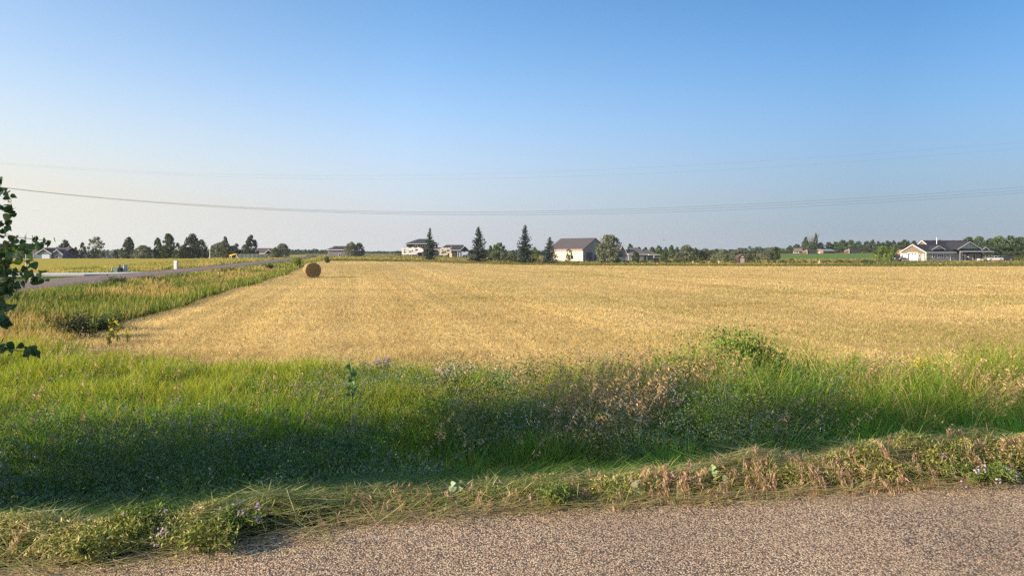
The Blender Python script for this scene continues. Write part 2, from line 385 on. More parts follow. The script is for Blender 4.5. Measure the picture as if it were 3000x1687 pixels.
br = (sst(.58, .7, lodge) * .35) > R.rand(n); c[br] *= (.6, .55, .5)
h = (R.uniform(.045, .095, n) * (.6 + .7 * lodge) + .0003 * y); w = .0042 * np.maximum(y, 11) ** .9 * R.uniform(.4, 1.0, n) * .17
P = np.stack([x, y, zg(x, y) - .01], -1)
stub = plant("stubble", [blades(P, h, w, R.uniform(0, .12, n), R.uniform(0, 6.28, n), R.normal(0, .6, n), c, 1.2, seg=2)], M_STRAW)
tag(stub, "short golden cut stubble standing over the mown field", "stubble", kind="stuff")
# loose straw lying on the stubble
x, y = scatter(26000, 11, 80, 1.3, -.80, .80, R); ok = in_field(x, y) & (fbm(x * .45, y * .9, 37) > .5); x, y = x[ok], y[ok]
y2 = 20 * np.exp(R.rand(5000) * np.log(130 / 20)); x2 = R.choice([2.8, 3.7, 6.7, 7.6], 5000) + .5 * (vnoise(y2 * .05, y2 * 0, 39) - .5) + R.normal(0, .2, 5000) - .215 * y2
ok = in_field(x2, y2); x, y = np.concatenate([x, x2[ok]]), np.concatenate([y, y2[ok]]); n = len(x)
P = np.stack([x, y, zg(x, y) + R.uniform(.04, .11, n)], -1)
tag(plant("loose_straw", [blades(P, R.uniform(-.03, .05, n), .0009 * y * R.uniform(.6, 1.4, n), R.uniform(.15, .5, n), R.uniform(0, 6.28, n), R.uniform(0, 6.28, n),
    pal(n, [(.74, .58, .30), (.62, .44, .2), (.44, .30, .14)], R, .15), 1.0, seg=2)], M_STRAW), "pale loose straw scattered over the stubble", "straw", kind="stuff")

# what grows where in the ditch: patches of one kind of plant, 0 tall green grass, 1 tan brome, 2 low alfalfa, 3 olive weeds
PR = np.random.RandomState(77); PCX = PR.uniform(-10, 11, 330); PCY = PR.uniform(5.2, 13.6, 330)
PT = np.where(PCX < -1.2, PR.choice(4, 330, p=[.62, .06, .26, .06]), PR.choice(4, 330, p=[.32, .25, .22, .21]))
PT = np.where((PCY < 8.2) & (PT == 1), 0, PT)
def patch(x, y):
    xx = x + .55 * (fbm(x * 1.7, y * 1.7, 101) - .5); yy = y + .55 * (fbm(x * 1.7, y * 1.7, 102) - .5); out = np.zeros(len(x), int)
    for a in range(0, len(x), 20000):
        out[a:a + 20000] = PT[np.argmin((xx[a:a + 20000, None] - PCX) ** 2 + ((yy[a:a + 20000, None] - PCY) * .85) ** 2, 1)]
    return out

# ditch and verge growth between the near road and the field
def green_weight(x, y):  # lush bright grass on the left, patches elsewhere
    return fbm(x * .5, y * .6, 41) + .25 * sst(-1, -5, x)
x, y = scatter(250000, 4.4, 17.5, .75, -.86, .86, R); s = y - edge(x)
ok = (s > .55) & (y < yf(x) + .6 * R.rand(len(x)) ** 2) & ~((y > 13.2) & (x - xr(y) < 6.0)); x, y, s = x[ok], y[ok], s[ok]; n = len(x)
gw = green_weight(x, y); right = sst(-.5, 3, x)
dens = .45 + .55 * sst(.45, .6, gw) ; keep = R.rand(n) < dens; x, y, s, gw, right = x[keep], y[keep], s[keep], gw[keep], right[keep]; n = len(x)
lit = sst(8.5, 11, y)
h = (.16 + .34 * sst(.9, 3.4, s) * (.6 + .6 * fbm(x * .8, y * .8, 43)) + .36 * right * sst(2.2, 5, s)) * R.uniform(.55, 1.15, n)
h *= .50 + 1.0 * fbm(x * 1.1 + 7, y * 1.3, 47)
h *= 1 - .40 * sst(yf(x) - 1.6, yf(x), y) * (1 - .8 * right)
pt = patch(x, y); h *= np.where(x > -1.2, np.array([1.18, 1.05, .50, .85])[pt], np.array([1.08, 1.0, .72, .95])[pt])
flat = sst(2.7, 1.2, s) * (1 - .6 * sst(.5, 1.5, x)) > R.rand(n) * .9
c = pal(n, [(.14, .28, .03), (.18, .31, .035), (.10, .22, .035), (.22, .29, .045)], R, .2)
tanf = (.04 + np.array([.02, .62, .05, .16])[pt] * sst(-1.5, 0, x)) > R.rand(n); c[tanf] = pal(tanf.sum(), [(.46, .36, .14), (.54, .41, .19), (.36, .30, .09)], R, .15)
sun_ylw = (.75 * sst(8.3, 10.5, y) * (1 - .3 * right)) > R.rand(n); sun_ylw &= ~tanf; c[sun_ylw] = pal(sun_ylw.sum(), [(.34, .38, .04), (.27, .35, .035), (.40, .39, .07)], R, .15)  # lighter yellow blades beyond the shaded strip: sunlight put into the colour
dk = (pt == 2) & ~sun_ylw & ~tanf; c[dk] *= (.62, .72, .85)
lean = R.uniform(.04, .28, n) * h / .4 * np.array([1, 1.5, 1, 1.2])[pt]; ld = R.uniform(0, 6.28, n)
lean[flat] = R.uniform(.25, .6, flat.sum()); h[flat] = R.uniform(.05, .24, flat.sum()); ld[flat] = np.where(R.rand(flat.sum()) < .6, 0, np.pi) + R.normal(.15, .35, flat.sum())
c[flat] *= (.85, .9, .95)
w = R.uniform(.004, .010, n) * (.55 + y / 12)
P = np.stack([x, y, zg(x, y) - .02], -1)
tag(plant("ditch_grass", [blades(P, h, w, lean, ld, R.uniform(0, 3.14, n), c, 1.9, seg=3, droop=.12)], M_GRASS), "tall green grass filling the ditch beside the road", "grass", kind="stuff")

# clumps of longer arching blades standing out of the ditch
tx, ty = scatter(420, 5.3, 12.2, .7, -.84, .84, R); ts_ = ty - edge(tx); ok = (ts_ > 1.3) & (ty < yf(tx) - .2) & (R.rand(len(tx)) < .25 + .75 * sst(-3, 1.5, tx)); tx, ty = tx[ok], ty[ok]
k = np.repeat(np.arange(len(tx)), 70); n = len(k); a = R.uniform(0, 6.28, n); rr2 = .11 * np.sqrt(R.rand(n)); x = tx[k] + rr2 * np.cos(a); y = ty[k] + rr2 * np.sin(a)
hk2 = (R.uniform(.30, .62, len(tx)) * (1 + .5 * sst(0, 3, tx)))[k] * R.uniform(.6, 1.1, n); kind = R.rand(len(tx))[k]
c = pal(n, [(.13, .32, .035), (.17, .36, .04), (.20, .34, .05)], R, .15); tn = (kind > .72) & (ty[k] > 8) & (tx[k] > .5); c[tn] = pal(tn.sum(), [(.50, .42, .16), (.42, .38, .10), (.58, .46, .20)], R, .15)
P = np.stack([x, y, zg(x, y) - .02], -1)
tag(plant("grass_tufts", [blades(P, hk2, R.uniform(.005, .010, n) * (.6 + y / 14), R.uniform(.08, .42, n) * hk2 / .4, a + R.normal(0, .35, n), a + 1.57 + R.normal(0, .3, n), c, 2.0, seg=3, droop=.28)], M_GRASS), "clumps of long arching grass blades in the ditch", "grass", kind="stuff")

# alfalfa and other leafy herbs with small lavender flowers
def herb_cloud(x, y, nl, hmax, spread, cols, lsz, rng, hz=None):
    n = len(x); tot = n * nl; k = np.repeat(np.arange(n), nl)
    hh = (hmax * rng.uniform(.6, 1.1, n))[k]; f = rng.rand(tot) ** .7
    a = rng.uniform(0, 6.28, tot); r = spread * np.sqrt(rng.rand(tot)) * (.45 + .75 * f)
    px_, py_ = x[k] + r * np.cos(a), y[k] + r * np.sin(a)
    P = np.stack([px_, py_, zg(px_, py_) + hh * f + .02], -1)
    sz = lsz * rng.uniform(.6, 1.4, tot)
    return leaves(P, sz * 1.5, sz * .75, pal(tot, cols, rng, .2), rng, up=.6), P, k
x, y = scatter(14000, 5.0, 13.2, .8, -.85, .85, R); s = y - edge(x)
pw = fbm(x * .42 + 3, y * .5, 51) + .16 * sst(-6, -2.5, x) * sst(2.5, .5, x) - .10 * sst(1, 4, x) - .22 * sst(-1.0, -4.5, x) * sst(8, 9.6, y) - .10 * sst(10, 12, y)
ok = (s > 1.0 + 1.0 * sst(-1.5, .5, x)) & (y < yf(x) - .3) & ((pw > .60) | ((patch(x, y) == 2) & (R.rand(len(x)) < np.where(x < -1.5, .30 + .5 * (y < 9), .75)))); x, y, s = x[ok], y[ok], s[ok]
hmax = (.22 + .26 * sst(1, 3, s) + .14 * sst(-1, 2, x)) * R.uniform(.6, 1.25, len(x))
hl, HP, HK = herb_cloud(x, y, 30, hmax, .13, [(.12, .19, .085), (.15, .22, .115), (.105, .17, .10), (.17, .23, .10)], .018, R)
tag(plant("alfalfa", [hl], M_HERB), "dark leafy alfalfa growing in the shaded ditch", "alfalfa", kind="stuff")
nf = 5000; k = R.choice(len(x), nf); tall = hmax[k] + R.uniform(0, .09, nf)
fx_, fy_ = x[k] + R.normal(0, .10, nf), y[k] + R.normal(0, .10, nf); cl = R.rand(nf)
clump = fbm(fx_ * 1.1, fy_ * 1.3, 57) + .08 * R.normal(size=nf) > .58; fx_, fy_, tall, cl = fx_[clump], fy_[clump], tall[clump], cl[clump]; nf = len(fx_)
FP = np.stack([fx_, fy_, zg(fx_, fy_) + tall], -1); FQ = np.repeat(FP, 7, 0) + R.normal(0, .010, (nf * 7, 3)) * (1, 1, 1.5)
fc = np.where((cl < .2)[:, None], np.array([[.50, .50, .46]]), np.array([[.27, .245, .335]])) * R.uniform(.75, 1.2, (nf, 1)); fc = np.repeat(fc, 7, 0)
tag(plant("wildflowers", [leaves(FQ, R.uniform(.009, .019, len(FQ)), .011, fc, R)], M_HERB), "small lavender and white flowers on the ditch plants", "flowers", kind="stuff")

# stalks with drooping seed heads
def panicles(x, y, h, rng, cols, stem, spk=16, ln=.03, lean=.18, head=.3, wmul=1.0):
    n = len(x); P = np.stack([x, y, zg(x, y)], -1); ld = rng.normal(.2, 1.0, n); L_ = lean * rng.uniform(.5, 1.6, n)
    st = blades(P, h, .004 * wmul * np.ones(n) * (.6 + y / 10), L_, ld, rng.uniform(0, 3.14, n), pal(n, stem, rng, .15), 2.2, seg=3, droop=.06)
    k = np.repeat(np.arange(n), spk); t = 1 - head * rng.rand(len(k)) ** 1.2
    C_ = P[k].copy(); dv = np.stack([np.cos(ld), np.sin(ld)], -1)[k]
    C_[:, :2] += dv * (L_[k] * t ** 2.2)[:, None]; C_[:, 2] += h[k] * (t - .06 * t * t)
    off = (1.02 - t) * .22 * rng.uniform(.3, 1, len(k)); a = rng.normal(0, .9, len(k)) + np.arctan2(dv[:, 1], dv[:, 0])
    C_[:, 0] += np.cos(a) * off; C_[:, 1] += np.sin(a) * off; C_[:, 2] -= off * .6
    ax = np.stack([np.cos(a), np.sin(a), rng.uniform(-1.2, -.2, len(k))], -1); ax /= np.linalg.norm(ax, axis=1)[:, None]
    l = ln * rng.uniform(.7, 1.4, len(k)) * wmul
    return [st, leaves(C_, l, l * .28 * (.7 + y[k] / 18), pal(len(k), cols, rng, .15), rng, axis=ax)]
x, y = scatter(17000, 6.2, 12.4, .3, -.82, .84, R); s = y - edge(x)
ok = (s > 1.8) & (y < yf(x)) & (R.rand(len(x)) < .012 + .55 * sst(-1.5, 1.2, x) * (patch(x, y) == 1)); x, y = x[ok], y[ok]
tag(plant("brome_stalks", panicles(x, y, R.uniform(.55, 1.0, len(x)), R, [(.62, .46, .22), (.52, .38, .19), (.46, .31, .19)], [(.36, .32, .10), (.5, .39, .17)], spk=20, ln=.040, lean=.34), M_STRAW),
    "tan drooping seed heads rising above the ditch grass", "seed heads", kind="stuff")
# weeds along the far side of the ditch, on the right: yellow-green leafy growth
x, y = scatter(5200, 7.5, 12.8, .5, -.15, .84, R); ok = (y < yf(x) - .1) & np.isin(patch(x, y), (3,)); x, y = x[ok], y[ok]
hl, _, _ = herb_cloud(x, y, 26, .42 + .34 * R.rand(len(x)), .13, [(.24, .27, .05), (.18, .24, .045), (.30, .29, .07), (.14, .19, .04)], .02, R)
tag(plant("leafy_weeds", [hl], M_HERB), "yellow green leafy weeds between the ditch and the stubble", "weeds", kind="stuff")

# verge between the side road and the field, and beyond the road
x, y = scatter(190000, 13, 190, 1.15, -.86, -.24, R); t = x - xr(y)
ok = (((t > .3) & (t < 6.9)) | ((t < -6.2 + 1.2 * sst(38, 60, y)) & (t > -15) & (y > 58))) & ~in_field(x, y) & (y > 13.0); x, y, t = x[ok], y[ok], t[ok]; n = len(x)
nz = fbm(x * .35, y * .22, 71); n3 = fbm(x * .8, y * .5, 73)
strip = sst(4.1, 5.4, t + 2.2 * (nz - .5)) * (y > 19)
c = pal(n, [(.50, .37, .13), (.52, .42, .15), (.38, .34, .08), (.50, .32, .13)], R, .16)
g = np.maximum(sst(.42, .58, nz) * .85, 1.0 * strip * (.55 + .6 * n3)) + .35 * (t < 2.2) * (t > 0) > R.rand(n); c[g] = pal(g.sum(), [(.17, .23, .032), (.24, .28, .045), (.12, .18, .028)], R, .2)
dkb = (n3 > .66) & (t > 0) & (t < 2.5); c[dkb] = pal(dkb.sum(), [(.05, .07, .025)], R, .2)
h = (.20 + .22 * n3 + .12 * strip) * R.uniform(.6, 1.25, n) * (1 - .35 * (t < 1.5) * (t > 0)) ; h[t < 0] *= .8
w = .0040 * y ** .95 * R.uniform(.35, 1., n) * .42 + .002
P = np.stack([x, y, zg(x, y) - .02], -1)
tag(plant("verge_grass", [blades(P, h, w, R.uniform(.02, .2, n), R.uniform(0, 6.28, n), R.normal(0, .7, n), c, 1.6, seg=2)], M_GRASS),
    "orange and green grass on the bank beside the side road", "grass", kind="stuff")
x, y = scatter(1500, 13, 60, 1.2, -.84, -.3, R); t = x - xr(y); ok = (t > 1.5) & (t < 5) & (y > 13) & (fbm(x * .35, y * .22, 71) < .56); x, y = x[ok], y[ok]
x2, y2 = scatter(420, 12.5, 17.5, .8, -.80, -.5, R); ok = (y2 < yf(x2) + .5) & (y2 > yf(x2) - 1.8); x, y = np.concatenate([x, x2[ok]]), np.concatenate([y, y2[ok]])
tag(plant("plume_grass", panicles(x, y, R.uniform(.30, .55, len(x)), R, [(.62, .49, .29), (.55, .40, .21)], [(.44, .34, .14)], spk=9, ln=.03, wmul=1.2, head=.25), M_STRAW),
    "pale plumed grass along the left bank", "grass", kind="stuff")
# rough edge at the far end of the field
u = R.uniform(-.26, .80, 26000); d = 131 + 30 * R.rand(len(u)); x = u * d; ye2 = yend(x, d); y = ye2 + R.normal(0, .9, len(u)) + np.where(R.rand(len(u)) < .5, 10.5, 0) + R.uniform(0, 2, len(u)); x = u * y
n = len(x); P = np.stack([x, y, zg(x, y) - .03], -1); k = fbm(x * .06, y * .2, 81)
c = pal(n, [(.14, .18, .035), (.09, .12, .03), (.22, .2, .06)], R, .2); tn = (sst(.5, .6, k) * .6) > R.rand(n); c[tn] = pal(tn.sum(), [(.34, .25, .09)], R, .2)
tag(plant("field_edge_grass", [blades(P, R.uniform(.12, .42, n), R.uniform(.06, .16, n), R.uniform(0, .1, n), R.uniform(0, 6.28, n), R.normal(0, .5, n), c, 1.4, seg=1)], M_GRASS),
    "rough grass line along the far end of the field", "grass", kind="stuff")
# knee-high growth over the far field between hedges and houses
x, y = scatter(42000, 150, 330, 1.3, -.30, .80, R); ok = region(x, y) == 4; x, y = x[ok], y[ok]; n = len(x)
k = fbm(x * .05, y * .05, 83); c = pal(n, [(.46, .33, .11), (.38, .29, .09), (.22, .22, .05), (.54, .39, .15)], R, .2)
g = (sst(.48, .6, k) * .8) > R.rand(n); c[g] = pal(g.sum(), [(.10, .15, .03), (.14, .17, .04)], R, .2)
P = np.stack([x, y, zg(x, y) - .05], -1)
tag(plant("far_grass", [blades(P, R.uniform(.12, .38, n), R.uniform(.15, .4, n), R.uniform(0, .2, n), R.uniform(0, 6.28, n), R.normal(0, .5, n), c, 1.4, seg=1)], M_GRASS),
    "tan and green rough growth around the far houses", "grass", kind="stuff")

# the windrow of cut hay along the road edge
def hay_h(x): return np.interp(x, [-6, -3.4, -2.6, -2.0, -1.45, -1.1, -.5, .2, .7, 1.2, 1.7, 2.1, 2.7, 3.3, 4.0, 4.6, 6], [  .09, .11, .08, .05, .14, .07, .045, .06, .10, .10, .15, .14, .20, .23, .15, .10, .09])
def hay_w(x): return np.interp(x, [-6, -2.4, -1.6, 0, 2, 4, 6], [1.05, .98, .85, .70, .75, .80, .8])
def on_hay(x, v):                                   # v 0 at the road side, 1 at the ditch side
    prof = np.clip(np.sin(np.pi * np.clip(v, 0, 1)), 0, 1) ** .65
    yy = edge(x) - .02 + .16 * (fbm(x * 2.3, x * 0, 97) - .5) + v * hay_w(x) * .88
    gz = np.maximum(zg(x, yy), -.12 * (v > .5) - .0)
    return yy, gz + hay_h(x) * prof * (.10 + .85 * fbm(x * 1.7, v * 2 + x, 91) + .95 * fbm(x * 6, v * 5, 92))
nx_, nv_ = 260, 14
gx = np.linspace(-6.2, 6.6, nx_); gv = np.linspace(0, 1, nv_); HX = np.repeat(gx[:, None], nv_, 1); HV = np.repeat(gv[None], nx_, 0)
HY, HZ = on_hay(HX, HV); HZ = HZ - .035; HZ[:, 0] = -.03; HZ[:, -1] -= .1
Vh = np.stack([HX, HY, HZ], -1).reshape(-1, 3); ii, jj = np.meshgrid(np.arange(nx_ - 1), np.arange(nv_ - 1), indexing='ij')
Qh = np.stack([ii * nv_ + jj, (ii + 1) * nv_ + jj, (ii + 1) * nv_ + jj + 1, ii * nv_ + jj + 1], -1).reshape(-1, 4)
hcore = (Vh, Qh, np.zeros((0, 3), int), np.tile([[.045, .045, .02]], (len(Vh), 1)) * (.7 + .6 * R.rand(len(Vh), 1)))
n = 42000; x = R.uniform(-6, 6.4, n); v = R.beta(1.5, 1.6, n); yy, zz = on_hay(x, v)
P = np.stack([x, yy, zz + R.uniform(-.03, .035, n)], -1)
zone = fbm(x * .8, v + 5, 93) + .10 * sst(0, -3, x)
c = pal(n, [(.46, .45, .13), (.60, .53, .22), (.32, .38, .08), (.72, .62, .33)], R, .25)
g = sst(.38, .56, zone) * .8 > R.rand(n); c[g] = pal(g.sum(), [(.22, .31, .055), (.29, .36, .07), (.16, .23, .05)], R, .2)
stw = (.42 * sst(-2.1, -1.5, x) * sst(1.0, .2, x) * (1 - .6 * sst(.3, .6, v)) + .35 * (x < -2.1) * sst(.5, .6, fbm(x * 1.5, v * 2, 98)) + .25 * sst(1, 2, x) * (v > .5)) > R.rand(n); c[stw] = pal(stw.sum(), [(.66, .58, .25), (.56, .50, .18), (.74, .66, .36)], R, .2)
pk = (sst(.6, 1.8, x) * .18 * (v < .5)) > R.rand(n); c[pk] = pal(pk.sum(), [(.46, .28, .20), (.52, .34, .23), (.38, .24, .17)], R, .15)
ld = np.where(R.rand(n) < .5, 0, np.pi) + R.normal(.16, .95, n)
stems = blades(P, R.normal(-.01, .035, n), R.uniform(.003, .007, n), R.uniform(.05, .22, n) * np.where(R.rand(n) < .15, 2.2, 1), ld, ld + 1.57 + R.normal(0, .4, n), c, 1.15, seg=3, droop=R.uniform(-.1, .5))
n = 95000; x = R.uniform(-6, 6.4, n); v = R.beta(1.3, 1.5, n); ok = fbm(x * 1.1, v * 1.2, 95) + .1 * sst(-1.2, -3, x) + .06 * sst(1.8, 3, x) - .05 * sst(-2.2, -1.6, x) * sst(.9, .3, x) > .45; x, v = x[ok], v[ok]; n = len(x); yy, zz = on_hay(x, v)
P = np.stack([x, yy, zz + R.uniform(-.03, .05, n)], -1)
hleaf = leaves(P, R.uniform(.013, .034, n), R.uniform(.004, .010, n), np.where(((x < -1.5) & (R.rand(n) < .6))[:, None], pal(n, [(.60, .50, .22), (.50, .45, .15), (.70, .58, .30)], R, .22), pal(n, [(.34, .38, .08), (.46, .47, .13), (.24, .30, .06), (.58, .53, .2)], R, .28)), R)
# seed heads hanging over the road side of the hay on the right
hd = []
hn = 420; hk = np.repeat(np.sort(R.uniform(.8, 4.2, 34)), 9); hx = np.concatenate([hk + R.normal(0, .055, 306), R.uniform(-1.2, .9, 54), R.uniform(-4, -2.6, 60)]); hv = np.where(R.rand(hn) < .75, R.uniform(-.06, .35, hn), R.uniform(.3, .95, hn)); hy, hz_ = on_hay(hx, hv)
k = np.repeat(np.arange(hn), 46); tt = R.rand(len(k)); hdir = R.normal(-1.45, .75, hn)[k]; hlen = R.uniform(.08, .17, hn)[k]
C_ = np.stack([hx[k] + np.cos(hdir) * hlen * tt * .55, hy[k] + np.sin(hdir) * hlen * tt * .55, hz_[k] + .05 - hlen * tt * 1.0], -1) + R.normal(0, .011, (len(k), 3)) * (.5 + tt[:, None])
C_[:, 2] = np.maximum(C_[:, 2], .012)
ax = np.stack([np.cos(hdir) * .5 + R.normal(0, .35, len(k)), np.sin(hdir) * .5 + R.normal(0, .35, len(k)), -np.ones(len(k)) * .8], -1); ax /= np.linalg.norm(ax, axis=1)[:, None]
hc = pal(len(k), [(.46, .29, .20), (.56, .40, .25), (.38, .23, .17), (.62, .46, .28)], R, .15)
heads = leaves(C_, R.uniform(.025, .05, len(k)), R.uniform(.005, .009, len(k)), hc, R, axis=ax)
# long strands sliding on to the road
n = 2200; x = R.uniform(-3.6, 5, n); yy = edge(x) - np.abs(R.normal(0, .075, n)) * (1 + 1.1 * (x < -1)); P = np.stack([x, yy, np.full(n, .012) + R.uniform(0, .03, n)], -1)
ld = R.normal(0.2, .7, n) + np.where(R.rand(n) < .5, 0, np.pi); strands = blades(P, R.uniform(-.012, .05, n), R.uniform(.003, .006, n), R.uniform(.1, .4, n), ld, ld + 1.57, pal(n, [(.60, .54, .26), (.44, .34, .2), (.38, .40, .13)], R, .15), 1.0, seg=3)
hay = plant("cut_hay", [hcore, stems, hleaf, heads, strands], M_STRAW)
tag(hay, "long windrow of cut grass and hay lying on the road edge", "cut hay", kind="stuff")

# ------------------------------------------------------------------ trees
M_LEAF = leafmat("tree_leaf", .25, .6, objvar=.18)
M_BARK = mat("bark", (.075, .062, .048), .9, .3, 6, .4, 20)
M_PALEBARK = mat("pale_bark", (.13, .11, .09), .9, .2, 6, .3, 20)
def tube_np(pts, rad, sides=6):
    pts = np.asarray(pts, float); n = len(pts); VV = []
    for i_ in range(n):
        d = pts[min(i_ + 1, n - 1)] - pts[max(i_ - 1, 0)]; d /= np.linalg.norm(d) + 1e-9
        a = np.cross(d, (0, 0, 1.) if abs(d[2]) < .9 else (1., 0, 0)); a /= np.linalg.norm(a); b = np.cross(d, a)
        for k in range(sides):
            t = 2 * np.pi * k / sides; VV.append(pts[i_] + rad[i_] * (a * np.cos(t) + b * np.sin(t)))
    q = [[i_ * sides + k, i_ * sides + (k + 1) % sides, (i_ + 1) * sides + (k + 1) % sides, (i_ + 1) * sides + k] for i_ in range(n - 1) for k in range(sides)]
    return np.array(VV), np.array(q), np.zeros((0, 3), int), np.ones((n * sides, 3)) * .1
PROF = {  # half-width against height, for a crown of height 1 and width 1
 "pine": ([0, .1, .25, .5, .75, .92, 1], [.42, .50, .50, .43, .31, .17, .05]),
 "olive": ([0, .1, .3, .6, .85, 1], [.34, .47, .5, .46, .32, .10]),
 "deciduous": ([0, .15, .3, .5, .75, .9, 1], [.34, .44, .48, .5, .43, .28, .08]),
 "airy": ([0, .2, .35, .6, .85, 1], [.10, .28, .44, .5, .38, .12]),
 "bush": ([0, .15, .4, .7, .9, 1], [.44, .5, .5, .42, .26, .08]),
 "willow": ([0, .15, .4, .7, .9, 1], [.40, .5, .48, .38, .22, .06]),
 "column": ([0, .15, .5, .8, 1], [.3, .48, .5, .34, .08])}
TCOL = {"pine": [(.04, .062, .036), (.055, .075, .042), (.085, .085, .055)], "olive": [(.17, .19, .12), (.14, .165, .10), (.22, .235, .16), (.10, .125, .07)],
 "deciduous": [(.075, .12, .04), (.10, .15, .05), (.06, .095, .038)], "airy": [(.12, .155, .065), (.155, .185, .08), (.09, .12, .055)],
 "bush": [(.07, .115, .035), (.105, .15, .04), (.055, .085, .03)], "willow": [(.15, .23, .035), (.19, .27, .05), (.11, .18, .03)],
 "column": [(.04, .065, .03), (.06, .09, .035)], "spruce": [(.03, .052, .042), (.045, .07, .054), (.065, .09, .072)]}
def make_tree(kind, seed):
    g = np.random.RandomState(seed)
    limbs = []
    if kind == "spruce":
        C_, A_, S_ = [], [], []
        nl = 30
        for L_ in range(nl):
            z = .035 + .95 * (L_ / nl) ** .93; rmax = .5 * (1 - z) ** .80 * (1 - .45 * math.exp(-z * 9) * .35) + .012
            for b_ in range(11):
                a = g.uniform(0, 6.28); r = rmax * g.uniform(.50, 1.16); up = g.uniform(-.02, .10) + .06 * z
                m_ = max(3, int(11 * (r / .5) + 3))
                for s_ in range(m_):
                    f = (s_ + .5) / m_ ; p = np.array([math.cos(a) * r * f, math.sin(a) * r * f, z - .055 * math.sin(f * 2.4) * (1 - z) + up * f * f * .55])
                    d_ = np.array([math.cos(a) + g.normal(0, .5), math.sin(a) + g.normal(0, .5), g.normal(.05, .35)]); d_ /= np.linalg.norm(d_)
                    C_.append(p + g.normal(0, .008, 3)); A_.append(d_); S_.append(g.uniform(.042, .072) * (.55 + .6 * r / .5))
        C_, A_, S_ = np.array(C_), np.array(A_), np.array(S_)
        cr = leaves(C_, S_ * 1.5, S_ * .62, pal(len(C_), TCOL["spruce"], g, .22), g, axis=A_)
        tr = tube_np([(0, 0, -.02), (0, 0, .5), (.0, 0, .97)], [.028, .017, .003])
        return [cr], [tr]
    zp, rp = PROF[kind]; z0 = {"pine": .03, "olive": .03, "deciduous": .06, "airy": .2, "bush": 0, "willow": 0, "column": .05}[kind]
    K = {"pine": 70, "olive": 120, "deciduous": 90, "airy": 44, "bush": 40, "willow": 56, "column": 50}[kind]
    cl = []
    for k in range(K):
        z = g.rand() ** .85; r = np.interp(z, zp, rp); a = g.uniform(0, 6.28); f = math.sqrt(g.uniform(.2, 1.0))
        cl.append((math.cos(a) * r * f * .92, math.sin(a) * r * f * .92, z0 + z * (.95 - z0), g.uniform(.06, .125)))
    cl = np.array(cl); per = 50; k = np.repeat(np.arange(K), per)
    d_ = rand_dirs(len(k), g) * (g.rand(len(k)) ** .45)[:, None] * cl[k, 3][:, None] * (1.15, 1.15, .95)
    if kind == "willow": d_[:, 2] *= 2.0; d_[:, :2] *= .8
    C_ = cl[k, :3] + d_; C_[:, 2] = np.clip(C_[:, 2], .004, 1.01)
    sz = g.uniform(.036, .074, len(k)) * {"olive": .75, "airy": .8}.get(kind, 1)
    tone = (.72 + .55 * g.rand(K))[k]
    c = pal(len(k), TCOL[kind], g, .18) * tone[:, None]
    ax = None
    if kind == "willow":
        ax = d_ * .2 + np.array([0, 0, .05]) + g.normal(0, .012, (len(k), 3)); ax /= np.linalg.norm(ax, axis=1)[:, None]
    el = 1.6 if kind == "willow" else 1.25
    cr = leaves(C_, sz * el, sz * (.42 if kind == "willow" else .8), c, g, axis=ax)
    tw = {"bush": .012, "willow": .015}.get(kind, .024)
    tr = [tube_np([(0, 0, -.03), (g.normal(0, .01), g.normal(0, .01), .35), (g.normal(0, .02), g.normal(0, .02), .75)], [tw, tw * .75, tw * .2])]
    for b_ in g.choice(K, 14, replace=False):
        e = cl[b_, :3]; zb = max(.03, e[2] * g.uniform(.35, .65)) ; m_ = np.array([e[0] * .45, e[1] * .45, zb + (e[2] - zb) * .6])
        tr.append(tube_np([(0, 0, zb), m_, e], [tw * .5, tw * .3, tw * .1], 5))
    return [cr], tr
TREES = {}
for kd, nv_k in (("spruce", 3), ("pine", 3), ("olive", 4), ("deciduous", 4), ("airy", 2), ("bush", 4), ("willow", 1), ("column", 2)):
    for k in range(nv_k):
        cr, tr = make_tree(kd, 100 + 17 * k + len(kd) * 3)
        v, q, t_, c = join(cr); m1 = np_mesh(kd + "_crown", v, q, t_, c); m1.materials.append(M_LEAF)
        v, q, t_, c = join(tr); m2 = np_mesh(kd + "_trunk", v, q, t_, smooth=True); m2.materials.append(M_PALEBARK if kd in ("olive", "airy") else M_BARK)
        TREES.setdefault(kd, []).append((m1, m2))
NAMES = {"spruce": "spruce_tree", "pine": "pine_tree", "olive": "silver_leaved_tree", "deciduous": "leafy_tree", "airy": "young_tree", "bush": "bush", "willow": "willow_tree", "column": "evergreen_tree"}
tcount = {}
def tree(kind, px, top, wpx, d, label, group=None, cat="tree", name=None, base=None):
    x, y = wx(px, d), d; z = z1(x, y) if base is None else base
    h = wz(top, d) - z; w = wpx / FPX * d
    k = tcount.get(kind, 0); tcount[kind] = k + 1
    m1, m2 = TREES[kind][k % len(TREES[kind])]
    o = empty(name or NAMES[kind], (x, y, z - .02 * h), random.Random(px * 7 + d).uniform(0, 6.28), (w, w, h))
    tag(o, label, cat, group)
    link("foliage" if kind == "bush" else "crown", m1, o); link("stem" if kind == "bush" else "trunk", m2, o)
    return o
G1, G2, G3, G4, G5, G6 = ("trees along the left skyline", "spruces at the end of the field", "trees behind the grey sheds and houses",
    "silver leaved trees by the brown shed", "trees of the wood on the right", "young shrubs planted along the far edge of the field")
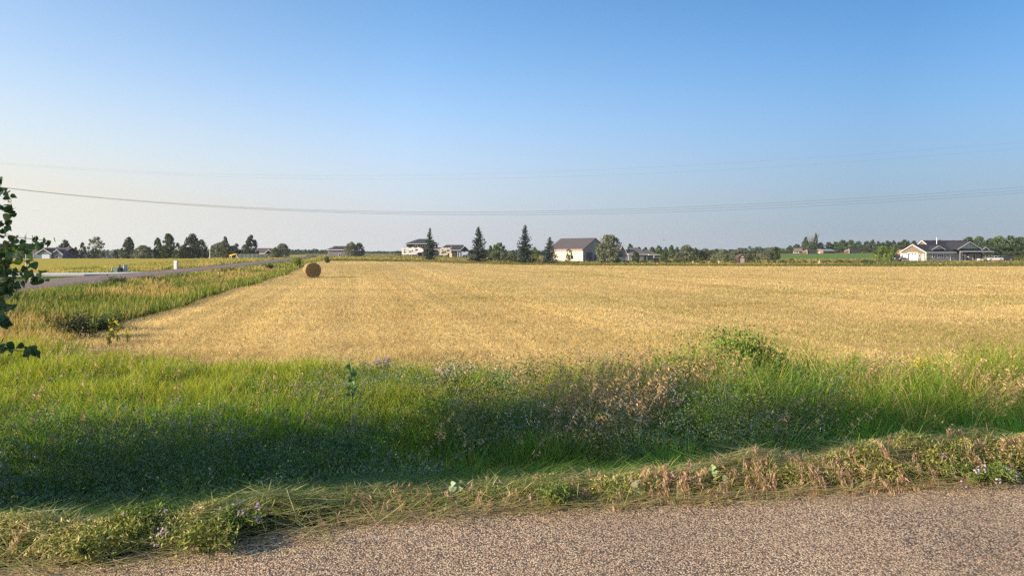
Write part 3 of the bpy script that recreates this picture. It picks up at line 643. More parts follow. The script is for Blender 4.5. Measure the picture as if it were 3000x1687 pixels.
# left skyline
for a in [
 ("deciduous", 72, 712, 46, 225, "dark round tree just behind the flagpole, above the bluish garage", G1),
 ("pine", 190, 702, 40, 215, "brownish shaggy pine at the right end of the bluish house", G1),
 ("pine", 222, 722, 18, 300, "small hazy pine between the shaggy brownish pine and the narrow blue spruce", G1),
 ("bush", 168, 722, 26, 250, "grey green treetop behind the purple roof of the bluish house", G1),
 ("column", 242, 709, 23, 215, "narrow dark blue green spruce with a pointed top left of the airy pale tree", G1),
 ("airy", 281, 692, 48, 218, "airy pale green tree with a fan of bare limbs showing", G1),
 ("bush", 268, 735, 30, 214, "dark green bush at the left foot of the airy fan shaped tree", G1),
 ("bush", 294, 736, 28, 214, "dark green bush at the right foot of the airy fan shaped tree", G1),
 ("column", 338, 733, 18, 240, "short dark evergreen between the airy tree and the black round pine", G1),
 ("pine", 377, 694, 44, 220, "black round topped pine standing left of the grey silver bush", G1),
 ("bush", 360, 725, 24, 217, "brown green bush at the left foot of the black round pine", G1),
 ("olive", 420, 718, 58, 212, "low wide silver grey bush between the round pine and the tall leafy pair", G1),
 ("deciduous", 462, 696, 26, 214, "slim bright green tree, left of the tall leafy pair", G1),
 ("deciduous", 492, 684, 44, 220, "tallest leafy tree of the left skyline with a leaning top", G1),
 ("bush", 478, 722, 50, 213, "wide green thicket at the foot of the tall leafy pair", G1),
 ("column", 521, 710, 24, 212, "small pointed green spruce left of the big dark pine mass", G1),
 ("bush", 519, 730, 40, 209, "dark green bush in front of the small pointed spruce", G1),
 ("pine", 562, 684, 58, 216, "tallest peak of the big dark pine mass on the left skyline", G1),
 ("pine", 590, 700, 50, 213, "lower right shoulder of the big dark pine mass", G1),
 ("pine", 543, 714, 44, 211, "low left shoulder of the big dark pine mass", G1),
 ("olive", 652, 709, 78, 208, "big pale silver tree left of the yellow canopy", G1),
 ("pine", 659, 692, 28, 226, "dark pine tip rising behind the big pale silver tree", G1),
 ("pine", 692, 712, 32, 214, "grey green tree between the pale silver tree and the house roof", G1),
 ("bush", 621, 718, 18, 210, "dark bush next to the street lamp", G1),
 ("pine", 736, 688, 44, 216, "dark tall pine in front of the long brown roof", G1),
 ("olive", 718, 716, 30, 209, "pale silver bush leaning on the tall pine in front of the roof", G1),
 ("olive", 828, 713, 44, 212, "round silver tree at the right end of the house with the long roof", G1),
 ("olive", 806, 724, 28, 209, "small silver bush left of the round silver tree at the house end", G1),
 ("olive", 1028, 708, 42, 252, "left half of the silver grey tree pair beside the grey shed", G3),
 ("olive", 1053, 711, 34, 254, "right half of the silver grey tree pair beside the grey shed", G3),
 ("bush", 1168, 734, 26, 300, "dark low bush left of the white camper", G3),
 ("spruce", 1259, 667, 50, 172, "thin ragged spruce in front of the two storey house", G2),
 ("spruce", 1402, 663, 72, 163, "broad spruce right of the dark garage", G2),
 ("spruce", 1538, 658, 74, 159, "tallest spruce, alone in the middle of the field end", G2),
 ("spruce", 1611, 693, 66, 157, "shortest spruce, against the left end of the cream barn", G2),
 ("deciduous", 1462, 711, 46, 215, "grey green tree midway between the two tall spruces", G3),
 ("deciduous", 1437, 719, 18, 225, "small grey tree to the left of the grey green tree between the spruces", G3),
 ("olive", 1448, 738, 34, 200, "pale silver bush under the grey green tree, left one", G3),
 ("olive", 1474, 738, 30, 200, "pale silver bush under the grey green tree, right one", G3),
 ("olive", 1499, 739, 34, 203, "pale silver bush just left of the tallest spruce", G3),
 ("willow", 1567, 724, 26, 215, "bright green leafy tree between the tallest and the shortest spruce", G3),
 ("olive", 1785, 688, 88, 178, "big many-limbed silver tree hiding the right end of the cream barn", G3),
 ("airy", 1667, 728, 26, 172, "thin young tree in front of the sunlit cream barn wall", G3),
 ("deciduous", 1862, 737, 28, 196, "dark green young tree in front of the blue grey house", G3),
 ("willow", 1890, 748, 11, 180, "tiny bright green tree left of the orange shed", G3),
 ("deciduous", 1944, 736, 26, 196, "bright green tree just right of the orange shed", G3),
 ("deciduous", 1846, 714, 22, 290, "dark tree behind the left roof of the blue grey house", G3),
 ("deciduous", 1872, 723, 18, 300, "small dark tree behind the main ridge of the blue grey house", G3),
 ("deciduous", 1892, 724, 20, 300, "grey tree peeping over the right slope of the blue grey house", G3),
 ("deciduous", 1910, 723, 22, 290, "dark tree over the right wing roof of the blue grey house", G3),
 ("deciduous", 1930, 719, 24, 285, "taller grey tree behind the flat porch of the blue grey house", G3),
 ("deciduous", 1950, 723, 18, 290, "slim grey tree above the bright green tree by the orange shed", G3),
 ("deciduous", 1968, 718, 22, 280, "tall grey tree left of the largest silver tree", G3),
 ("deciduous", 1984, 723, 18, 285, "dark tree touching the left side of the largest silver tree", G3),
 ("olive", 2012, 717, 50, 225, "largest silver tree between the orange shed and the brown shed", G4),
 ("olive", 1988, 738, 30, 221, "low silver bush at the left foot of the largest silver tree", G4),
 ("column", 2039, 725, 16, 250, "narrow dark spruce right of the largest silver tree", G4),
 ("olive", 2065, 727, 42, 228, "round silver tree right of the narrow dark spruce", G4),
 ("bush", 2100, 728, 32, 270, "dark tree behind the gap between two silver trees", G4),
 ("olive", 2120, 730, 44, 225, "sprawling silver tree left of the brown shed", G4),
 ("olive", 2150, 736, 28, 222, "low silver tree touching the left wall of the brown shed", G4),
 ("olive", 2178, 726, 56, 232, "wide silver tree behind the roof of the brown shed", G4),
 ("bush", 2208, 733, 34, 260, "dark tree behind the right wall of the brown shed", G4),
 ("olive", 2248, 729, 42, 226, "upright silver tree right of the brown shed", G4),
 ("deciduous", 2273, 723, 30, 235, "bright green tree at the left end of the green crop", G4),
 ("deciduous", 2315, 719, 22, 420, "left small tree above the ruined brown house", G5),
 ("deciduous", 2335, 715, 26, 425, "round tree behind the ruined brown house", G5),
 ("bush", 2300, 735, 30, 410, "low dark bush left of the ruined brown house", G5),
 ("deciduous", 2354, 706, 22, 420, "tree leaning on the left of the half dead tree", G5),
 ("deciduous", 2361, 694, 20, 424, "leaning leafy limb tree just left of the bare branches", G5),
 ("pine", 2390, 683, 16, 424, "narrow leafy spire rising above the bare branches", G5),
 ("deciduous", 2378, 708, 42, 415, "broad dark tree below the bare branches of the dead tree", G5),
 ("deciduous", 2404, 710, 26, 420, "dark tree right of the half dead tree", G5),
 ("bush", 2385, 731, 40, 398, "dark thicket behind the left lean-to", G5),
 ("bush", 2412, 731, 20, 395, "small bush at the left end of the green roofed barn", G5),
 ("deciduous", 2428, 709, 30, 425, "dark tree over the left end of the green roof", G5),
 ("deciduous", 2448, 708, 28, 430, "dark tree over the right end of the green roof", G5),
 ("deciduous", 2468, 703, 34, 420, "round dark tree between the green roof and the right lean-to", G5),
 ("bush", 2455, 722, 50, 415, "dark thicket behind the green roofed barn", G5),
 ("deciduous", 2494, 703, 34, 418, "brownish green tree above the right lean-to", G5),
 ("bush", 2500, 720, 50, 410, "dark thicket behind the right lean-to", G5),
 ("deciduous", 2516, 706, 26, 425, "tree with bare twigs right of the brownish green tree", G5),
 ("pine", 2540, 705, 34, 405, "wide brown pine above the tan wall", G5),
 ("pine", 2557, 702, 26, 410, "pointed pine at the right end of the tan wall", G5),
 ("bush", 2535, 725, 46, 400, "dark undergrowth behind the tan wall", G5),
 ("willow", 2586, 722, 56, 205, "bright yellow green willow clump left of the pickup truck", G4),
 ("willow", 2617, 724, 24, 222, "slim green shrub between the willow clump and the trailer", G4),
 ("bush", 2950, 738, 44, 228, "rounded green hedge bush right of the white car", G5),
 ("bush", 2986, 734, 44, 224, "rounded green hedge bush at the right edge of the photo", G5),
 ("airy", 2720, 741, 16, 203, "spindly young tree in front of the corner of the tan house", G4),
]: tree(*a)
# conifers of the wood behind the tan house
cx_ = [2574, 2588, 2602, 2618, 2634, 2649, 2662, 2677, 2698, 2716, 2736, 2756, 2775, 2795, 2815]
ct_ = [706, 709, 705, 703, 708, 702, 705, 704, 707, 704, 703, 703, 705, 703, 704]
where = ["above the left half of the willow clump", "above the right half of the willow clump", "above the gap left of the slim green shrub", "straight behind the slim green shrub", "above the left end of the trailer",
 "above the right end of the trailer", "over the left eave of the tan house", "left of the lit garage peak", "right of the lit garage peak", "over the left end of the long dark ridge",
 "left of the small upper gable", "straight behind the small upper gable", "behind the white vent pipe", "behind the highest ridge, left one", "behind the highest ridge, right one"]
for k in range(15):
    tree("column" if k % 3 else "pine", cx_[k], ct_[k], 22 + 5 * (k % 3), 345 + 9 * (k % 4), "dark conifer of the right wood " + where[k], G5)
wb = [(2640, "behind the trailer and the pickup truck"), (2710, "behind the ridge of the lit garage"), (2770, "behind the small upper gable"), (2590, "behind the willow clump"), (2830, "behind the highest roof")]
for px, w_ in wb: tree("bush", px, 719, 84, 338, "dark undergrowth mass of the wood " + w_, G5)
for px, tp, w_, lb in [(2840, 694, 44, "leftmost of the tall leafy trees right of the tan house roof"), (2870, 692, 46, "tall leafy tree over the big front gable of the tan house"),
    (2902, 698, 40, "leafy tree in the dip between two taller crowns right of the tan house"), (2930, 691, 50, "tall broad tree behind the white car"),
    (2962, 690, 46, "tallest crown at the far right, behind the hedge bushes"), (2990, 694, 44, "last tall tree, cut by the right edge of the photo")]:
    tree("deciduous", px, tp, w_, 300, lb, G5); 
for px, lb in [(2880, "dark lower growth behind the right end of the tan house"), (2925, "dark lower growth behind the white car"), (2975, "dark lower growth behind the hedge bushes")]:
    tree("bush", px, 715, 76, 296, lb, G5)
# a tree whose top has died
dd = 418; o = empty("dead_tree", (wx(2382, dd), dd, z1(wx(2382, dd), dd))); tag(o, "bare pale branches of a half dead tree above the ruined brown house", "tree", G5)
g = np.random.RandomState(5); pr = []
for k in range(13):
    a = g.uniform(-.5, .5); b_ = g.uniform(-.4, .4); L_ = g.uniform(8.5, 12)
    pr.append(tube_np([(0, 0, 2), (a * 3, b_ * 3, L_ * .6), (a * 6.5 + g.normal(0, .4), b_ * 4, L_)], [.28, .13, .05], 5))
    pr.append(tube_np([(a * 3, b_ * 3, L_ * .6), (a * 5 + 1.1 * g.normal(), b_ * 5, L_ * .93)], [.09, .04], 5))
v, q, t_, c = join(pr); link("limbs", np_mesh("limbs", v, q, t_, smooth=True), o, M_PALEBARK)
link("trunk", np_mesh("trunk", *tube_np([(0, 0, -.2), (0, 0, 3), (.2, 0, 7)], [.5, .4, .25], 7)[:2]), o, M_BARK)

# young shrubs planted along the far edge of the field
sh = [(1437, 12, 755, "left of the pale silver bushes"), (1462, 13, 757, "below the grey green tree"), (1479, 11, 756, "below the right pale silver bush"), (1497, 14, 757, "left of the tallest spruce"), (1512, 12, 758, "touching the tallest spruce"),
 (1566, 13, 755, "below the bright green leafy tree"), (1580, 12, 758, "left of the shortest spruce"), (1660, 8, 764, "at the foot of the cream barn wall"), (1693, 8, 765, "at the right end of the cream barn wall"), (1725, 10, 758, "in front of the large barn door"),
 (1812, 14, 757, "right of the big silver tree"), (1828, 10, 759, "dark and narrow, under the left roof of the blue grey house"), (1838, 9, 764, "low, in front of the pale garage door"), (1865, 12, 761, "below the dark green young tree"), (1880, 13, 764, "left of the tiny bright green tree"),
 (1951, 11, 757, "dark and upright, right of the orange shed"), (1962, 15, 763, "low and wide, right of the orange shed"), (1980, 18, 760, "bright, below the low silver bush"), (1990, 12, 761, "below the largest silver tree, left"), (2007, 14, 757, "below the largest silver tree, middle"),
 (2022, 11, 755, "below the largest silver tree, right"), (2037, 14, 754, "tall, below the narrow dark spruce"), (2058, 20, 755, "tall and wide, below the round silver tree"), (2092, 18, 759, "between two silver trees"), (2128, 14, 756, "upright, left of the brown shed"),
 (2145, 12, 757, "close to the left wall of the brown shed"), (2157, 10, 759, "touching the left corner of the brown shed"), (2178, 9, 767, "small round, at the grey shed door"), (2200, 22, 759, "right of the brown shed"), (2222, 12, 752, "slim, below the upright silver tree"),
 (2255, 12, 758, "at the left corner of the green crop"), (2268, 10, 761, "low, before the bright green tree"), (2294, 22, 763, "wide, before the left part of the crop"), (2320, 14, 757, "tall, before the ruined house"), (2340, 12, 764, "small, before the left lean-to"),
 (2356, 14, 760, "before the brick face of the left lean-to"), (2385, 20, 766, "low and dark, before the middle of the crop"), (2421, 24, 762, "wide and round, before the green roofed barn"), (2460, 24, 761, "wide, before the gap between barns"), (2485, 16, 763, "before the right lean-to"),
 (2535, 28, 760, "dark, left of the willow clump"), (2556, 18, 764, "low, touching the willow clump")]
for px, w_, tp, lb in sh: tree("bush", px, tp, w_ * 1.25, 168 + (px * 7) % 13, "young shrub " + lb, G6, "shrub", "young_shrub")

# far wood on the horizon: one blue-green mass of small crowns
g = np.random.RandomState(12); pts, szs, cc = [], [], []
bands = [(0, 1000, 600, 733, 4), (840, 960, 640, 735, 3), (1050, 1190, 800, 738, 2), (1280, 1600, 430, 734, 4), (1800, 2330, 470, 733, 4), (2200, 2480, 560, 727, 4), (-250, 10, 500, 715, 6), (2500, 3250, 520, 722, 6), (540, 960, 900, 737, 3), (960, 1300, 1100, 739, 2)]
for a, b_, d, tp, jt in bands:
    stp = max(2.0, 4 * d / 500)
    for px in np.arange(a, b_, 5.0):
        dd = d * g.uniform(.96, 1.05); x = wx(px + g.uniform(-3, 3), dd); zt = wz(tp + g.normal(0, jt * .45), dd); zb = z1(x, dd)
        m_ = 26; f = g.rand(m_); wd_ = (1 - f) ** .6 * stp * 1.3 + .3
        pts.append(np.stack([x + g.normal(0, 1, m_) * wd_ * .7, dd + g.normal(0, 1.5, m_), zb + (zt - zb) * f], -1)); szs.append(np.full(m_, d / 500 * 1.15)); cc.append(pal(m_, [(.035, .06, .03), (.045, .075, .035)], g, .15) * g.uniform(.8, 1.2))
pts, szs, cc = np.concatenate(pts), np.concatenate(szs), np.concatenate(cc)
tag(plant("far_wood", [leaves(pts, szs * 1.5, szs * 1.1, cc, g)], M_LEAF), "hazy blue green wood on the horizon", "wood", kind="stuff")

# ------------------------------------------------------------------ building helpers
class MB:
    def __init__(s): s.v, s.f = [], []
    def box(s, x0, x1, y0, y1, z0, z1_):
        b = len(s.v); s.v += [(x, y, z) for z in (z0, z1_) for y in (y0, y1) for x in (x0, x1)]
        s.f += [[b + k for k in q] for q in ((0, 2, 3, 1), (4, 5, 7, 6), (0, 1, 5, 4), (2, 6, 7, 3), (0, 4, 6, 2), (1, 3, 7, 5))]; return s
    def prism(s, poly, axis, a, b_):
        """poly of (u, z) extruded along x or y from a to b"""
        n = len(poly); o = len(s.v)
        for t in (a, b_): s.v += [((t, u, z) if axis == 'x' else (u, t, z)) for u, z in poly]
        s.f.append([o + k for k in range(n)]); s.f.append([o + n + k for k in range(n)][::-1])
        for k in range(n): s.f.append([o + k, o + (k + 1) % n, o + n + (k + 1) % n, o + n + k][::-1])
        return s
    def poly(s, pts):
        o = len(s.v); s.v += list(pts); s.f.append(list(range(o, o + len(pts)))); return s
    def cyl(s, p, axis, r, l, n=14, r2=None):
        o = len(s.v); r2 = r if r2 is None else r2
        for e, rr_ in ((0, r), (1, r2)):
            for k in range(n):
                a = 2 * math.pi * k / n; u, w = rr_ * math.cos(a), rr_ * math.sin(a)
                s.v.append({'x': (p[0] + l * e, p[1] + u, p[2] + w), 'y': (p[0] + u, p[1] + l * e, p[2] + w), 'z': (p[0] + u, p[1] + w, p[2] + l * e)}[axis])
        s.f.append([o + k for k in range(n)]); s.f.append([o + n + k for k in range(n)][::-1])
        for k in range(n): s.f.append([o + k, o + (k + 1) % n, o + n + (k + 1) % n, o + n + k])
        return s
    def gable(s, x0, x1, y0, y1, ze, zr, axis='x', ov=.35, th=.14, ovg=.3):
        """two roof slabs; the ridge runs along axis"""
        lo, hi = (y0, y1) if axis == 'x' else (x0, x1); a, b_ = (x0 - ovg, x1 + ovg) if axis == 'x' else (y0 - ovg, y1 + ovg)
        mid = (lo + hi) / 2; sl_ = (zr - ze) / (mid - lo)
        s.prism([(lo - ov, ze - ov * sl_), (mid, zr), (mid, zr + th), (lo - ov, ze - ov * sl_ + th)], axis, a, b_)
        s.prism([(hi + ov, ze - ov * sl_), (hi + ov, ze - ov * sl_ + th), (mid, zr + th), (mid, zr)], axis, a, b_)
        return s
    def rake(s, x0, x1, y0, y1, ze, zr, axis='x', ov=.35, ends=(0, 1), w=.20, ovg=.3, t=.07):
        """white boards along the gable edges"""
        lo, hi = (y0, y1) if axis == 'x' else (x0, x1); a, b_ = (x0 - ovg, x1 + ovg) if axis == 'x' else (y0 - ovg, y1 + ovg)
        mid = (lo + hi) / 2; sl_ = (zr - ze) / (mid - lo); e_ = lo - ov; f_ = hi + ov; ze2 = ze - ov * sl_
        for e in ends:
            p, q = ((a - t, a - .004) if e == 0 else (b_ + .004, b_ + t))
            s.prism([(e_ - .02, ze2 - w * .45), (mid, zr - w * .45), (mid, zr + w * .62), (e_ - .02, ze2 + w * .62)], axis, p, q)
            s.prism([(f_ + .02, ze2 - w * .45), (f_ + .02, ze2 + w * .62), (mid, zr + w * .62), (mid, zr - w * .45)], axis, p, q)
        return s
    def walls(s, x0, x1, y0, y1, ze, zr=None, axis='x', z0=-.3):
        if zr is None: return s.box(x0, x1, y0, y1, z0, ze)
        lo, hi = (y0, y1) if axis == 'x' else (x0, x1); mid = (lo + hi) / 2
        return s.prism([(lo, z0), (hi, z0), (hi, ze), (mid, zr - .02), (lo, ze)], axis, *((x0, x1) if axis == 'x' else (y0, y1)))
    def hip(s, x0, x1, y0, y1, ze, zr, ov=.4, ins=None, insr=None):
        x0 -= ov; x1 += ov; y0 -= ov; y1 += ov; d = (y1 - y0) / 2; i1 = d if ins is None else ins; i2 = i1 if insr is None else insr; m = (y0 + y1) / 2
        o = len(s.v); s.v += [(x0, y0, ze), (x1, y0, ze), (x1, y1, ze), (x0, y1, ze), (x0 + i1, m, zr), (x1 - i2, m, zr)]
        s.f += [[o + k for k in q] for q in ((0, 3, 2, 1), (0, 1, 5, 4), (1, 2, 5), (2, 3, 4, 5), (3, 0, 4))]; return s
    def ring(s, x0, x1, y0, y1, z0, z1_, w=.1):
        s.box(x0, x1, y0, y0 + w, z0, z1_); s.box(x0, x1, y1 - w, y1, z0, z1_); s.box(x0, x0 + w, y0 + w, y1 - w, z0, z1_); s.box(x1 - w, x1, y0 + w, y1 - w, z0, z1_); return s
    def build(s, name, m, parent=None, smooth=False):
        me = bpy.data.meshes.new(name); me.from_pydata(s.v, [], s.f); bm = bmesh.new(); bm.from_mesh(me)
        bmesh.ops.recalc_face_normals(bm, faces=bm.faces); bm.to_mesh(me); bm.free()
        if smooth:
            for p in me.polygons: p.use_smooth = True
        return link(name, me, parent, m)
def map_face(face, c):
    """(u, depth outwards, z) -> local xyz for a wall facing -y ('f'), -x ('l') or +x ('r') at coordinate c"""
    return {'f': lambda u, o, z: (u, c - o, z), 'l': lambda u, o, z: (c - o, u, z), 'r': lambda u, o, z: (c + o, u, z)}[face]
def slab(mb, face, c, u0, u1, z0, z1_, o0, o1):
    f = map_face(face, c); p, q = f(u0, o0, z0), f(u1, o1, z1_)
    mb.box(min(p[0], q[0]), max(p[0], q[0]), min(p[1], q[1]), max(p[1], q[1]), z0, z1_)
def window(parent, face, c, u0, u1, z0, z1_, mf, mp, panes=1, fr=.10):
    a = MB(); slab(a, face, c, u0, u1, z0, z0 + fr, .002, .06); slab(a, face, c, u0, u1, z1_ - fr, z1_, .002, .06)
    us_ = np.linspace(u0, u1 - fr, panes + 1)
    for u in us_: slab(a, face, c, u, u + fr, z0 + fr, z1_ - fr, .002, .06)
    w = a.build("window", mf, parent)
    b_ = MB(); slab(b_, face, c, u0 + fr, u1 - fr, z0 + fr, z1_ - fr, .003, .02); b_.build("pane", mp, w); return w
def garage_door(parent, face, c, u0, u1, z1_, m, lights=None, mfr=None, z0=0.02):
    a = MB(); n = 4; hgt = (z1_ - z0) / n
    for k in range(n): slab(a, face, c, u0, u1, z0 + k * hgt + .012, z0 + (k + 1) * hgt - .012, .003, .05)
    slab(a, face, c, u0 + .02, u1 - .02, z0 + .03, z1_ - .03, .002, .03)
    d = a.build("garage_door", m, parent)
    if lights is not None:
        for k in range(3):
            b_ = MB(); w_ = (u1 - u0) / 3; slab(b_, face, c, u0 + w_ * (k + .22), u0 + w_ * (k + .78), z1_ - hgt * .72, z1_ - hgt * .3, .051, .058); b_.build("door_light", lights, d)
    if mfr is not None:
        b_ = MB(); slab(b_, face, c, u0 - .14, u0 - .01, z0, z1_ + .14, .002, .07); slab(b_, face, c, u1 + .01, u1 + .14, z0, z1_ + .14, .002, .07); slab(b_, face, c, u0 - .01, u1 + .01, z1_ + .01, z1_ + .14, .002, .07)
        b_.build("door_frame", mfr, d)
    return d
def siding(name, c, pitch=.18, var=.06):
    """lap siding: real colour, small steps as bump"""
    m = mat(name, c, .75, var, .8); t = m.node_tree; p = t.nodes["Principled BSDF"]
    tc = t.nodes.new("ShaderNodeTexCoord"); w = t.nodes.new("ShaderNodeTexWave"); w.bands_direction = 'Z'; w.wave_profile = 'SAW'; w.inputs["Scale"].default_value = .314 / pitch
    t.links.new(tc.outputs["Object"], w.inputs["Vector"]); b_ = t.nodes.new("ShaderNodeBump"); b_.inputs["Strength"].default_value = .5; b_.inputs["Distance"].default_value = .03
    t.links.new(w.outputs[0], b_.inputs["Height"]); t.links.new(b_.outputs[0], p.inputs["Normal"]); return m
def shingle(name, c): return mat(name, c, .85, .22, 9, .35, 14, stretch=(1, 1, 2.5))
M_WHITE = mat("white_trim", (.68, .67, .65), .5, .04); M_GLASS = mat("window_glass", (.03, .035, .045), .12, .2, 1, spec=.6)
M_CREAM = siding("cream_steel", (.62, .55, .42), .23); M_BARNROOF = mat("barn_roof_steel", (.085, .073, .069), .45, .12, 2, stretch=(4, .3, 1)); M_BARNDOOR = mat("grey_door", (.07, .07, .082), .6, .1)
M_DARKSIDE = siding("slate_siding", (.032, .033, .046)); M_BLACKROOF = shingle("charcoal_shingles", (.045, .045, .055)); M_LTDOOR = mat("pale_blue_door", (.50, .56, .64), .55, .05)
M_TAN = siding("tan_siding", (.17, .135, .09)); M_GREYSIDE = siding("warm_grey_siding", (.31, .275, .235)); M_NAVYROOF = shingle("dark_shingles", (.030, .030, .038)); M_WHITEDOOR = mat("white_door", (.52, .50, .47), .5, .04)
M_METAL = mat("galvanised", (.55, .56, .57), .4, .1, metal=.7); M_BLACK = mat("black_rubber", (.02, .02, .02), .8, .2); M_BRICKRED = mat("red_boards", (.23, .12, .085), .8, .2, 4, .3, 18)

# ------------------------------------------------------------------ tan house on the right
D = 210.0; hx0 = wx(2713, D)
H = empty("house", (hx0, D, z1(hx0, D) - .02), math.radians(16), (1.1, 1.0, 1.0)); tag(H, "tan and grey house with dark roofs and white garage doors at the right", "house")
w = MB(); w.walls(0, 9.6, 0, 9.0, 2.6, 4.75); w.build("garage_wing", M_TAN, H)
f = MB(); f.box(.12, 9.5, -.05, -.004, -.25, 2.5); f.build("front_siding", M_GREYSIDE, H)
w = MB(); w.walls(6.2, 21.0, 3.0, 12.6, 2.7, 6.0); w.build("main_wing", M_TAN, H)
w = MB(); w.box(10.2, 20.2, 1.3, 2.99, -.3, 2.75); w.build("porch_wall", M_DARKSIDE, H)
r = MB(); r.gable(0, 9.6, 0, 9.0, 2.6, 4.75); r.gable(6.2, 21.0, 3.0, 12.6, 2.7, 6.0); r.build("roof", M_NAVYROOF, H)
r = MB(); r.gable(9.9, 17.4, -.6, 8, 3.55, 5.55, 'y', ov=.3); r.gable(17.6, 20.6, -.5, 6, 3.0, 4.1, 'y', ov=.25); r.gable(2.4, 6.4, .6, 4.2, 3.35, 4.35, 'y', ov=.2)
r.prism([(-1.5, 2.72), (.4, 3.5), (.4, 3.64), (-1.5, 2.86)], 'x', 9.75, 21.0); r.build("gable_roof", M_NAVYROOF, H)
M_SAGE = mat("sage_siding", (.42, .42, .36), .75, .05)
for tri, ya in (([(10.1, 3.6), (17.2, 3.6), (13.65, 5.48)], -.5), ([(17.8, 3.0), (20.4, 3.0), (19.1, 4.0)], -.4), ([(2.6, 3.35), (6.2, 3.35), (4.4, 4.25)], .7)): MB().prism(tri, 'y', ya, ya + 1.3).build("gable_wall", M_SAGE, H)
t_ = MB(); t_.rake(0, 9.6, 0, 9.0, 2.6, 4.75, ends=(0,)); t_.rake(6.2, 21, 3, 12.6, 2.7, 6.0, ends=(0, 1)); t_.rake(9.9, 17.4, -.6, 8, 3.55, 5.55, 'y', ov=.3, ends=(0,), w=.2); t_.rake(17.6, 20.6, -.5, 6, 3.0, 4.1, 'y', ov=.25, ends=(0,), w=.2); t_.rake(2.4, 6.4, .6, 4.2, 3.35, 4.35, 'y', ov=.2, ends=(0,), w=.2)
t_.box(-.32, 9.75, -.46, -.37, 2.36, 2.60); t_.box(9.76, 21.1, -1.6, -1.515, 2.62, 2.88); t_.box(.0, .13, -.09, -.055, -.2, 2.4); t_.box(-.06, -.004, -.06, .14, -.2, 2.4); t_.box(-.06, -.004, 8.86, 9.05, -.2, 2.4); t_.box(7.9, 8.0, -.12, -.055, 0, 2.4)
t_.build("trim", M_WHITE, H)
M_POST = mat("stone_posts", (.20, .19, .17), .85, .3, 6)
for xx in (9.95, 10.5, 18.4, 20.4): MB().box(xx, xx + .28, -1.35, -1.07, -.2, 2.72).build("porch_post", M_POST, H)
garage_door(H, 'l', 0, 3.0, 6.6, 2.35, M_WHITEDOOR, M_GLASS, M_WHITE); window(H, 'l', 0, 2.0, 2.62, .95, 2.05, M_WHITE, M_GLASS)
d_ = MB(); slab(d_, 'l', 0, .55, 1.5, .03, 2.08, .003, .06); d_.build("door", M_WHITEDOOR, H)
d_ = MB(); slab(d_, 'l', 0, .0, .42, .0, .75, .065, .11); d_.build("brick_facing", M_BRICKRED, H)
for u0, u1, n_ in ((2.0, 2.75, 1), (3.75, 5.65, 3), (6.75, 7.45, 1)): window(H, 'f', -.05, u0, u1, .98, 2.2, M_WHITE, M_GLASS, n_)
garage_door(H, 'f', 1.3, 10.75, 12.9, 2.2, M_LTDOOR, M_GLASS); garage_door(H, 'f', 1.3, 13.7, 14.6, 2.1, M_LTDOOR)
e_ = MB(); e_.box(14.9, 19.0, .7, 1.28, -.2, 2.15); e_.build("entry_wall", M_GREYSIDE, H); window(H, 'f', .7, 16.2, 17.1, .2, 2.0, M_WHITE, M_GLASS)
c_ = MB(); c_.cyl((8.6, 5.4, 4.9), 'z', .09, 1.9, 8); c_.cyl((8.6, 5.4, 6.8), 'z', .15, .12, 8); c_.build("vent_pipe", M_METAL, H)
# the drive before it
dv = [(wx(a, b_), b_) for a, b_ in ((2560, 204), (2700, 201.5), (2910, 203), (2960, 207), (2700, 209.0), (2650, 216), (2610, 222), (2600, 212))]
bm = bmesh.new(); bf = bm.faces.new([bm.verts.new((x, y, z1(x, y) + .06)) for x, y in dv]); bmesh.ops.triangulate(bm, faces=bm.faces)
me = bpy.data.meshes.new("gravel_drive"); bm.to_mesh(me); bm.free(); tag(link("gravel_drive", me, mat=mat("drive_gravel", (.20, .18, .16), .9, .2, 2, .4, 6)), kind="structure")

# ------------------------------------------------------------------ cream barn
D = 214.0; bx = wx(1708, D); B = empty("barn", (bx, D, z1(bx, D) - .25), math.radians(-47)); tag(B, "cream steel barn with a brown roof and grey doors", "barn")
L_, Wd = 13.6, 10.6
w = MB(); w.walls(-L_, 0, 0, Wd, 4.0, 7.1); w.build("wall", M_CREAM, B)
gw_ = MB(); gw_.prism([(.02, -.2), (Wd - .02, -.2), (Wd - .02, 4.0), (Wd / 2, 7.02), (.02, 4.0)], 'x', .004, .05); gw_.build("gable_wall", siding("shaded_gable_steel", (.30, .275, .26), .23), B)  # same steel in a darker tone: the gable's shade is put into its colour
r = MB(); r.gable(-L_, 0, 0, Wd, 4.0, 7.1, ov=.5, th=.1, ovg=.25); r.build("roof", M_BARNROOF, B)
t_ = MB(); t_.box(-L_ - .25, .25, -.58, -.51, 3.5, 3.82); t_.box(-L_ - .25, .25, -.5, -.004, 3.50, 3.56); t_.rake(-L_, 0, 0, Wd, 4.0, 7.1, ov=.5, ovg=.25, w=.16, t=.05); t_.box(-.06, .07, -.06, -.004, -.2, 3.5); t_.build("trim", mat("brown_trim", (.34, .25, .22), .6, .08), B)
garage_door(B, 'r', .05, 1.35, 4.1, 2.9, M_BARNDOOR); garage_door(B, 'r', .05, 4.9, 7.3, 2.3, M_BARNDOOR)
w = MB(); w.box(.05, .3, 7.7, 9.9, .3, .31); 
window(B, 'r', .05, 8.6, 9.3, .9, 1.9, M_BARNDOOR, M_GLASS)
x, y = wx(1676, 204), 204; o = MB(); o.box(-.35, .35, -.35, .35, .75, 1.4); o.cyl((0, 0, -.2), 'z', .07, .95, 8); o = o.build("utility_box", M_DARKSIDE); o.location = (x, y, z1(x, y)); tag(o, "small dark box on a post before the sunlit barn wall", "box")

